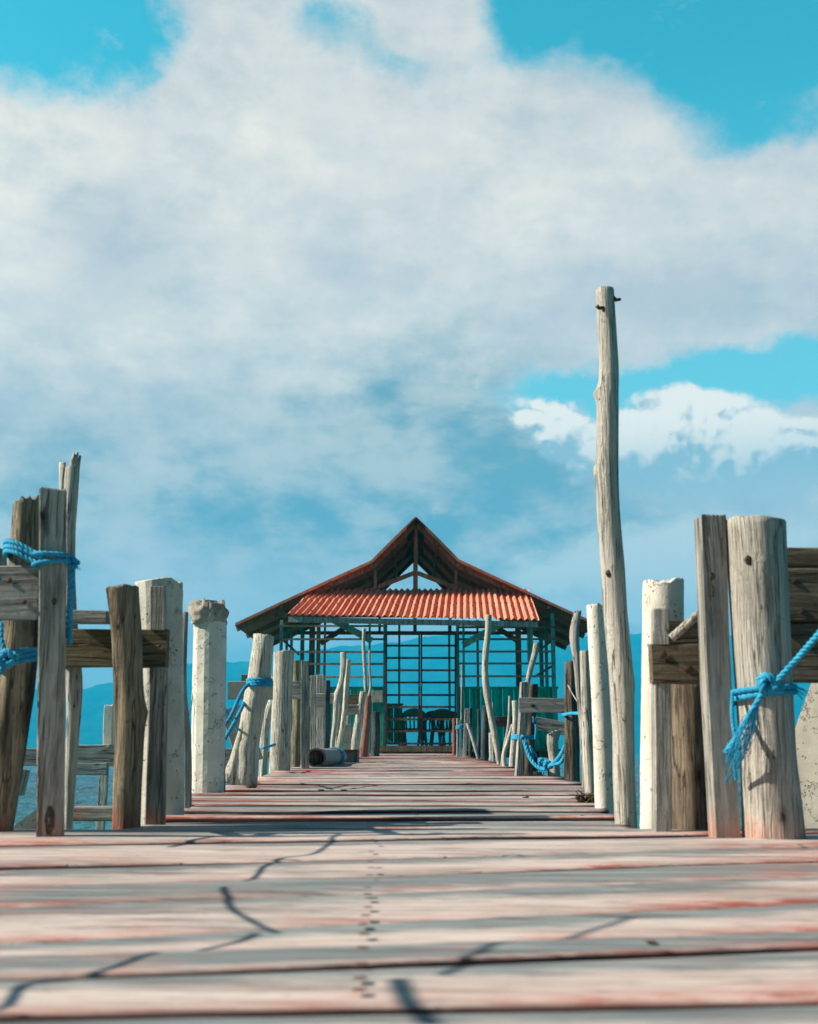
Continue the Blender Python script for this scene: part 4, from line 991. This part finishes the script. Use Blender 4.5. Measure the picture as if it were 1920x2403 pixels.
fray(rp, at(1277, 1806, 8.4), (0, 0, -1), .04, 8, .3, .002, 12); fray(rp, at(1254, 1700, 8.7), (.1, 0, 1), .06, 10, .5, .002, 13)
rope_into(rp, curve_px([(1256, 1735, 8.7), (1258, 1712, 8.7), (1257, 1700, 8.7)], 10), .008)
tag(rp.build('rope', M['rope']), 'blue rope loop sagging between the narrow plank post and the cracked post', 'rope')
rp = MB(); rope_into(rp, curve_px([(1322, 1678, 7.95), (1326, 1677, 7.82), (1340, 1674, 7.72), (1356, 1674, 7.6), (1363, 1675, 7.3)], 24), .011)
tag(rp.build('rope', M['rope']), 'short twisted blue rope across the upper part of the cracked post', 'rope')
rp = MB(); rope_into(rp, loop_path(at(1081, 1707, 18.7), .075, .08, at(0, 1710, 18.7).z, at(0, 1702, 18.7).z, 3, 0, .015), .014, near_=False)
rope_into(rp, curve_px([(1081, 1712, 18.6), (1080, 1740, 18.6), (1078, 1775, 18.6)], 14), .010, near_=False)
tag(rp.build('rope', M['rope']), 'small blue rope wrapped around the slim pale pole by the gate', 'rope')
# slack ropes strung along the railing just outside the picture: their shadows fall across the near boards
def shadow_rope(pts, xr):        # pts: photo pixels of the shadow on the boards
    out = []
    for (px, py) in pts:
        Y = ybase(py); d = at(px, py, Y); d.z = deck_z(Y); k = (xr - d.x) / sdir.x
        out.append(d + sdir * k)
    return [Vector(p) for p in smooth_pts([tuple(p) for p in out], 50)]
rp = MB()
rope_into(rp, shadow_rope([(0, 2385), (60, 2330), (100, 2318), (210, 2305), (330, 2268), (400, 2245), (480, 2225), (560, 2205), (600, 2190)], -1.12), .0046)
tag(rp.build('rope', M['rope']), 'slack blue rope strung along the near left railing, lower one', 'rope')
rp = MB(); rope_into(rp, shadow_rope([(525, 2080), (535, 2110), (548, 2135), (590, 2160), (650, 2190)], -1.16), .0046)
rope_into(rp, shadow_rope([(575, 2065), (600, 2035), (620, 2025), (665, 2012), (740, 2003), (775, 1980), (800, 1960)], -1.16), .0046)
tag(rp.build('rope', M['rope']), 'slack blue rope strung along the near left railing, upper one', 'rope')
rp = MB(); rope_into(rp, shadow_rope([(1040, 2292), (1090, 2270), (1130, 2250), (1190, 2222), (1300, 2210), (1400, 2180), (1480, 2150)], -1.10), .0046)
rope_into(rp, shadow_rope([(940, 2300), (955, 2340), (985, 2375), (1020, 2410)], -1.10), .0075)
tag(rp.build('rope', M['rope']), 'slack blue rope hanging nearest to the viewer on the left railing', 'rope')

# ------------------------------------------------------------------ seaweed scraps
def weed(px, py, s_, n, label, seed):
    rn = random.Random(seed); Y = ybase(py); c = at(px, py, Y); mb = MB()
    for _ in range(n):
        a = rn.uniform(0, 6.28); e = rn.uniform(0.05, 1.0); l_ = s_ * rn.uniform(.4, 1)
        d = Vector((math.cos(a) * l_, math.sin(a) * l_ * .5, e * l_ * .8)); p = Vector((rn.uniform(-.3, .3) * s_, rn.uniform(-.2, .2) * s_, 0.004))
        mb.tube([p, p + d * .5 + Vector((0, 0, l_ * .2)), p + d], lambda t: s_ * .045 * (1.1 - t), 5)
    tag(mb.build('seaweed', M['weed'], None, (c.x, Y, deck_z(Y))), label, 'seaweed')
weed(1380, 1888, .085, 70, 'tangled dried seaweed at the foot of the white concrete post', 1)
weed(1235, 1876, .028, 30, 'small dark scrap of seaweed alone on the boards', 2)
weed(590, 1853, .06, 36, 'flat dark scrap of seaweed near the flared driftwood post', 3)

# ------------------------------------------------------------------ the pavilion
FY = 25.0                        # depth of the front wall
pav = empty('pavilion', (0.1, FY, deck_z(25)), 'open slatted pavilion with a red corrugated gable roof at the end of the pier', 'pavilion')
PL = pav.location
def rel(p): return Vector(p) - PL
YF, YB = 24.95, 29.9
prof_px = [(553, 1471), (660, 1421), (777, 1367), (872, 1324), (925, 1271), (976, 1221), (1027, 1271), (1076, 1321), (1183, 1371), (1290, 1421), (1399, 1471)]
prof = [at(x, y, YF) for x, y in prof_px]
def roof_sheet(mb, yf, yb, lift, waves, flip=False, under=False):
    n = int((yb - yf) / 0.019); rows_ = []
    for j, p in enumerate(prof):
        a_, c_ = prof[max(j - 1, 0)], prof[min(j + 1, len(prof) - 1)]
        nrm = Vector((-(c_.z - a_.z), 0, c_.x - a_.x)).normalized()
        if j == 5: nrm = Vector((0, 0, 1))
        rr_ = []
        for i in range(n + 1):
            Y = yf + (yb - yf) * i / n
            rr_.append(rel(Vector((p.x, Y, p.z)) + nrm * (lift + (.011 * math.sin(Y * 2 * math.pi / .076) if waves else 0) + .008 * noise.noise(Vector((j * 1.3, Y * 1.1, 2))))))
        rows_.append(mb.ring(rr_))
    for a_, b__ in zip(rows_, rows_[1:]):
        for i in range(n): mb.face((a_[i], b__[i], b__[i + 1], a_[i + 1]), 0, True)
mb = MB(); roof_sheet(mb, YF, YB, .035, True); roof_sheet(mb, YF + .01, YB, .027, True)
roof = mb.build('roof', M['roof_dark'], pav)
mb = MB()                        # bright painted rim of the front edge
for a_, b__ in zip(prof, prof[1:]):
    mb.bar(rel(a_ + Vector((0, -.03, .052))), rel(b__ + Vector((0, -.03, .052))), .05, .022, 0, up=(0, 1, 0))
mb.build('roof_edge', M['roof_red'], pav)
mb = MB(); ap = prof[5]          # ridge cap
for s_ in (-1, 1):
    i = len(mb.v); q = [Vector((ap.x, YF - .12, ap.z + .045)), Vector((ap.x + s_ * .19, YF - .10, ap.z - .15)), Vector((ap.x + s_ * .19, YB + .05, ap.z - .15)), Vector((ap.x, YB + .05, ap.z + .045))]
    i1 = mb.ring([rel(p) for p in q]); i2 = mb.ring([rel(p + Vector((0, 0, -.03))) for p in q])
    mb.face(i1, 0, False); mb.face(i2[::-1], 0, False); mb.skin(i1, i2, 0, False)
mb.build('ridge_cap', M['ropebox'], pav)
# rafters, purlins and trusses under the roof
mb = MB()
for Yr in (25.12, 26.7, 28.2, 29.8):
    for a_, b__ in zip(prof, prof[1:]):
        mb.bar(rel(Vector((a_.x, Yr, a_.z - .035))), rel(Vector((b__.x, Yr, b__.z - .035))), .10, .045, 0, up=(0, 1, 0))
for j in (1, 2, 3, 4, 6, 7, 8, 9):
    p = prof[j]; mb.bar(rel((p.x, YF - .02, p.z - .03)), rel((p.x, YB, p.z - .03)), .06, .06, 0)
mb.build('rafters', M['oldtimber'], pav)
# barge ends of the purlins, pale
zt = at(976, 1383, 25.2).z
kb_ = prof[5]
for Yk in (25.25, 29.0):
    mb = MB()
    mb.bar(rel((kb_.x, Yk, zt - .55)), rel((kb_.x, Yk, kb_.z - .05)), .085, .07)                 # king post
    mb.bar(rel((-3.0 + .14, Yk, zt - .55)), rel((3.3, Yk, zt - .55)), .09, .08)                  # tie
    for s_ in (-1, 1):
        mb.bar(rel((kb_.x + s_ * .04, Yk + .01, zt + .36)), rel((kb_.x + s_ * 1.25, Yk + .01, zt - .12)), .09, .06, 0, up=(0, 1, 0))
        mb.bar(rel((kb_.x + s_ * .86, Yk, zt - .55)), rel((kb_.x + s_ * .86, Yk, zt + .42)), .06, .06)
    mb.build('roof_truss', M['oldtimber'], pav)
# skirt roof over the gate
def skirt():
    tl, tr = at(735, 1383, 25.25), at(1240, 1383, 25.25); bl_, br = at(674, 1443, 24.15), at(1266, 1455, 24.15)
    mb = MB(); n = 37 * 10; rows_ = []; m_ = 14
    for j in range(m_ + 1):
        v = j / m_; rr_ = []
        for i in range(n + 1):
            u = i / n
            p = (tl.lerp(tr, u)).lerp(bl_.lerp(br, u), v)
            sheet = int(u * 6.999); jag_ = .012 * math.sin(sheet * 2.3)
            ph = u * 37 * 2 * math.pi
            lift = .026 * math.sin(ph) + (.012 if v > 0.42 else 0) * 1.0 + .014 * noise.noise(Vector((u * 9, v * 3, 1)))
            if abs(v - .5) < 0.04: lift += 0
            p = p + Vector((0, -.55, .83)) * lift
            if j == m_: p += (bl_ - tl).normalized() * (jag_ + .012 * noise.noise(Vector((u * 40, 1, 1))))
            rr_.append(rel(p))
        rows_.append(mb.ring(rr_))
        if abs(v - 6 / 14) < .01:      # lap joint: the lower sheet starts a few mm proud
            rows_.append(mb.ring([Vector(q) + Vector((0, -.012, .014)) for q in rr_]))
    for a_, b__ in zip(rows_, rows_[1:]):
        for i in range(n): mb.face((a_[i], b__[i], b__[i + 1], a_[i + 1]), 0, True)
    o = mb.build('skirt_roof', M['roof_red'], pav)
    for vv in (.22, .62, .9):    # screw heads
        for k in range(0, 37, 3):
            u = (k + .25) / 37; mb = MB(); mb.box((0, 0, 0), (.012, .012, .008))
            mb.build('screw', M['steel'], o, rel((tl.lerp(tr, u)).lerp(bl_.lerp(br, u), vv) + Vector((0, -.55, .83)) * .045))
    mb = MB()
    mb.bar(rel(bl_ + Vector((.02, .06, -.085))), rel(br + Vector((-.02, .06, -.085))), .05, .11, 0)
    mb.build('eave_board', M['greyplank'], pav)
    mb = MB()
    mb.bar(rel(at(905, 1461, 25.0)), rel(at(1070, 1461, 25.0)), .06, .10)
    mb.build('lintel', M['tealwood'], pav)
skirt()
def upright(x, y0_, y1_, wpx, Y, mat, nm='wall_post', dep=.07):
    a_, b__ = at(x, y0_, Y), at(x, y1_, Y); mb = MB(); c_ = (a_ + b__) / 2
    ww = wpx * pxm(y0_, Y)
    hh = (a_.z - b__.z) / 2 if a_.z > b__.z else (b__.z - a_.z) / 2
    mb.box((0, 0, 0), (ww / 2, dep / 2, hh)); return mb.build(nm, mat, pav, rel(Vector((c_.x, Y, c_.z))))
SW = wood('tan_slat', (0.52, 0.40, 0.29), (0.28, 0.20, 0.14), 0.3, 0.5)
TW, OT, BR = M['tealwood'], M['oldtimber'], M['brownplank']
for (x, wp, y0_, Y, m_) in ((658, 7, 1455, 25.0, TW), (746, 9, 1455, 25.06, OT), (867, 5, 1455, 24.95, TW), (904, 9, 1452, 25.0, TW),
                           (1075, 7, 1455, 25.0, TW), (1089, 5, 1455, 24.95, TW), (1218, 13, 1450, 26.2, OT), (1300, 9, 1440, 25.0, TW),
                           (671, 6, 1480, 27.4, TW), (682, 6, 1480, 28.2, TW), (708, 9, 1460, 28.6, TW), (731, 13, 1450, 26.2, OT), (761, 5, 1460, 25.05, OT),
                           (937, 5, 1462, 29.0, TW), (1055, 5, 1462, 29.0, TW), (1122, 5, 1455, 25.05, BR), (1272, 9, 1455, 28.6, TW), (1284, 7, 1455, 27.4, TW)):
    upright(x, y0_, 1764, wp, Y, m_)
upright(1244, 1448, 1553, 13, 24.5, TW, 'hanging_post'); 
for (yL, yR) in ((1469, 1472), (1500, 1500), (1530, 1529), (1558, 1557), (1589, 1587)):
    mb = MB(); mb.bar(rel(at(655, yL, 24.97)), rel(at(903, yL, 24.97)), .03, .042); mb.build('slat', SW if yL % 2 else OT, pav)
    mb = MB(); mb.bar(rel(at(1076, yR, 24.97)), rel(at(1303, yR, 24.97)), .03, .042); mb.build('slat', SW if yR % 2 else OT, pav)
for yk in (1500, 1560):          # rails of the side walls, running back
    for xk in (-2.66, 3.02):
        mb = MB(); z_ = at(0, yk, 25).z; mb.bar(rel((xk, 25.05, z_)), rel((xk, 29.0, z_)), .03, .04); mb.build('slat', OT, pav)
for (p0_, p1_) in (((770, 1448, 24.2), (872, 1503, 24.9)), ((1192, 1455, 24.2), (1088, 1513, 24.9))):
    mb = MB(); mb.bar(rel(at(*p0_)), rel(at(*p1_)), .135, .05, 0, up=(0, 1, 0)); mb.build('brace', TW, pav)
for (p0_, p1_) in (((820, 1466, 28.2), (752, 1510, 28.2)), ((1150, 1462, 28.2), (1216, 1505, 28.2))):
    mb = MB(); mb.bar(rel(at(*p0_)), rel(at(*p1_)), .12, .05, 0, up=(0, 1, 0)); mb.build('brace', OT, pav)
def wall(x0, x1, y0_, y1_, Y, nb):
    mb = MB(); xa, xb = at(x0, y0_, Y).x, at(x1, y0_, Y).x; z1, z0 = at(x0, y0_, Y).z, at(x0, y1_, Y).z
    for k in range(nb):
        a_, b__ = xa + (xb - xa) * k / nb + .006, xa + (xb - xa) * (k + 1) / nb - .006
        mb.box(rel(((a_ + b__) / 2, Y + .004 * (k % 3), (z0 + z1) / 2)), ((b__ - a_) / 2, .015, (z1 - z0) / 2))
    mb.box(rel(((xa + xb) / 2, Y, z1 + .02)), ((xb - xa) / 2 + .02, .035, .02))
    return mb.build('wall_panel', M['tealpanel'], pav)
wall(1077, 1308, 1616, 1758, 25.04, 9); wall(770, 901, 1616, 1758, 25.04, 5)
wall(660, 770, 1616, 1758, 25.04, 4)
wall(903, 945, 1655, 1745, 28.9, 2); 
for xk in (-2.66, 3.02):         # low side walls
    mb = MB()
    for k in range(12): mb.box(rel((xk, 25.2 + k * .325, CZ + .6)), (.015, .161, .62))
    mb.build('side_wall', M['tealpanel'], pav)
mb = MB(); zf = at(0, 1757, 25).z
for k in range(26): mb.box(rel((.18, 24.88 + k * .165, zf - .03)), (2.95, .078, .02))
mb.build('floor', M['brownplank'], pav)
mb = MB(); mb.bar(rel(at(893, 1757, 24.7)), rel(at(1066, 1757, 24.7)), .16, .12); mb.build('door_sill', BR, pav)
for xk in (-2.55, -1.0, 1.2, 2.95):
    for Yk in (25.1, 28.9):
        mb = MB(); mb.tube([rel((xk, Yk, -2.6)), rel((xk, Yk, zf - .05))], .10, 12); mb.build('stilt', M['darklog'], pav)
for Yk in (25.1, 28.9):
    mb = MB(); mb.bar(rel((-2.9, Yk, zf - .12)), rel((3.2, Yk, zf - .12)), .12, .12); mb.build('floor_beam', M['darklog'], pav)
# the gate: two leaves of welded bar
for side, (xa, xb) in enumerate(((907, 984), (989, 1069))):
    mb = MB(); Yg = 24.9
    T, Bt = 1488, 1746
    for x in (xa, xb): mb.bar(rel(at(x, T, Yg)), rel(at(x, Bt, Yg)), .065, .035)
    for i in range(1):
        mb.bar(rel(at(xa, T, Yg)), rel(at(xb, T, Yg)), .03, .04)
    g = mb.build('gate_leaf', M['gate'], pav)
    for k, yy in enumerate((1515, 1544, 1573, 1601.6, 1631, 1659, 1688, 1716, 1745)):
        mb = MB(); mb.bar(rel(at(xa + 2, yy, Yg)), rel(at(xb - 2, yy, Yg)), .030, .042); mb.build('gate_bar', M['gate_rust'] if yy > 1655 or yy == 1573 else M['gate'], g)
    if side == 0:
        mb = MB(); mb.box(rel(at(987, 1607, 24.84)), (.022, .015, .03)); mb.tube([rel(at(985, 1603, 24.84)), rel(at(987, 1599, 24.84)), rel(at(989, 1603, 24.84))], .006, 6); mb.build('padlock', M['lock'], g)
mb = MB(); mb.bar(rel(at(986.5, 1655, 24.93)), rel(at(985.5, 1746, 24.93)), .05, .02); mb.build('gate_stop', M['gate_rust'], pav)
# small shelf boards hung on the wall left of the gate
mb = MB(); mb.bar(rel(at(871, 1634, 24.8)), rel(at(898, 1634, 24.8)), .03, .24); mb.build('notice_board', M['drift'], pav)

# ------------------------------------------------------------------ plastic chairs inside
def chair(loc, rz, label):
    e = empty('plastic_chair', loc, label, 'chair', 'teal plastic chairs inside the pavilion', rz)
    m_ = M['chair']
    mb = MB(); seat = []
    for j in range(9):
        seat.append(mb.ring([(-.23 + .46 * i / 8, -.22 + .44 * j / 8, .43 - .018 * math.cos((i / 8 - .5) * math.pi) * math.cos((j / 8 - .5) * math.pi)) for i in range(9)]))
    for a_, b__ in zip(seat, seat[1:]):
        for i in range(8): mb.face((a_[i], a_[i + 1], b__[i + 1], b__[i]))
    mb.bar((-.24, -.22, .42), (.24, -.22, .42), .03, .05); mb.bar((-.24, .22, .42), (.24, .22, .42), .03, .05)
    for s_ in (-1, 1): mb.bar((s_ * .235, -.22, .42), (s_ * .235, .22, .42), .03, .05)
    mb.build('seat', m_, e)
    mb = MB(); n = 16; lo, hi = [], []
    for i in range(n + 1):       # arched top panel of the backrest
        u = -1 + 2 * i / n; x = .25 * u; y = .26 + .04 * (1 - u * u); top = .70 + .16 * math.sqrt(max(0, 1 - (u * .96) ** 2)); bot = .68
        lo.append((x, y, bot)); hi.append((x, y + .03, top))
    for dy in (0, .018):
        a_ = mb.ring([(p[0], p[1] + dy, p[2]) for p in lo]); b__ = mb.ring([(p[0], p[1] + dy, p[2]) for p in hi])
        for i in range(n): mb.face((a_[i], a_[i + 1], b__[i + 1], b__[i]))
    for k in range(5):
        x = -.18 + .09 * k; mb.bar((x * .9, .23, .44), (x, .28 + .03 * (1 - (x / .25) ** 2), .70), .034, .014)
    for s_ in (-1, 1): mb.bar((s_ * .21, .23, .43), (s_ * .245, .28, .76), .045, .03)
    mb.build('backrest', m_, e)
    for s_ in (-1, 1):
        mb = MB(); mb.tube([(s_ * .24, .27, .66), (s_ * .28, .10, .66), (s_ * .28, -.15, .65), (s_ * .26, -.21, .60), (s_ * .245, -.20, .43)], .021, 8); mb.build('armrest', m_, e)
        for y in (-.21, .23):
            mb = MB(); mb.bar((s_ * .225, y, .42), (s_ * .27, y * 1.15, 0), .055, .035); mb.build('leg', m_, e)
    return e
def copy_tree(o, parent=None):
    c = o.copy(); COL.objects.link(c); c.parent = parent
    for ch in list(o.children):
        d = ch.copy(); COL.objects.link(d); d.parent = c
    return c
zfl = zf - .008
ch0 = chair((at(972, 1700, 26.2).x, 26.2, zfl), R(180), 'teal plastic armchair behind the middle of the gate')
for (px, Y, rz, lb) in ((1040, 26.4, 176, 'teal plastic armchair behind the right leaf of the gate'),
                        (1012, 27.6, 190, 'teal plastic armchair half hidden between the two nearer chairs'),
                        (925, 26.9, 95, 'teal plastic armchair turned sideways behind the left leaf of the gate'),
                        (1062, 27.9, 170, 'farthest right teal plastic armchair by the gate post')):
    c_ = copy_tree(ch0); c_.location = (at(px, 1700, Y).x, Y, zfl); c_.rotation_euler = (0, 0, R(rz)); c_['label'] = lb
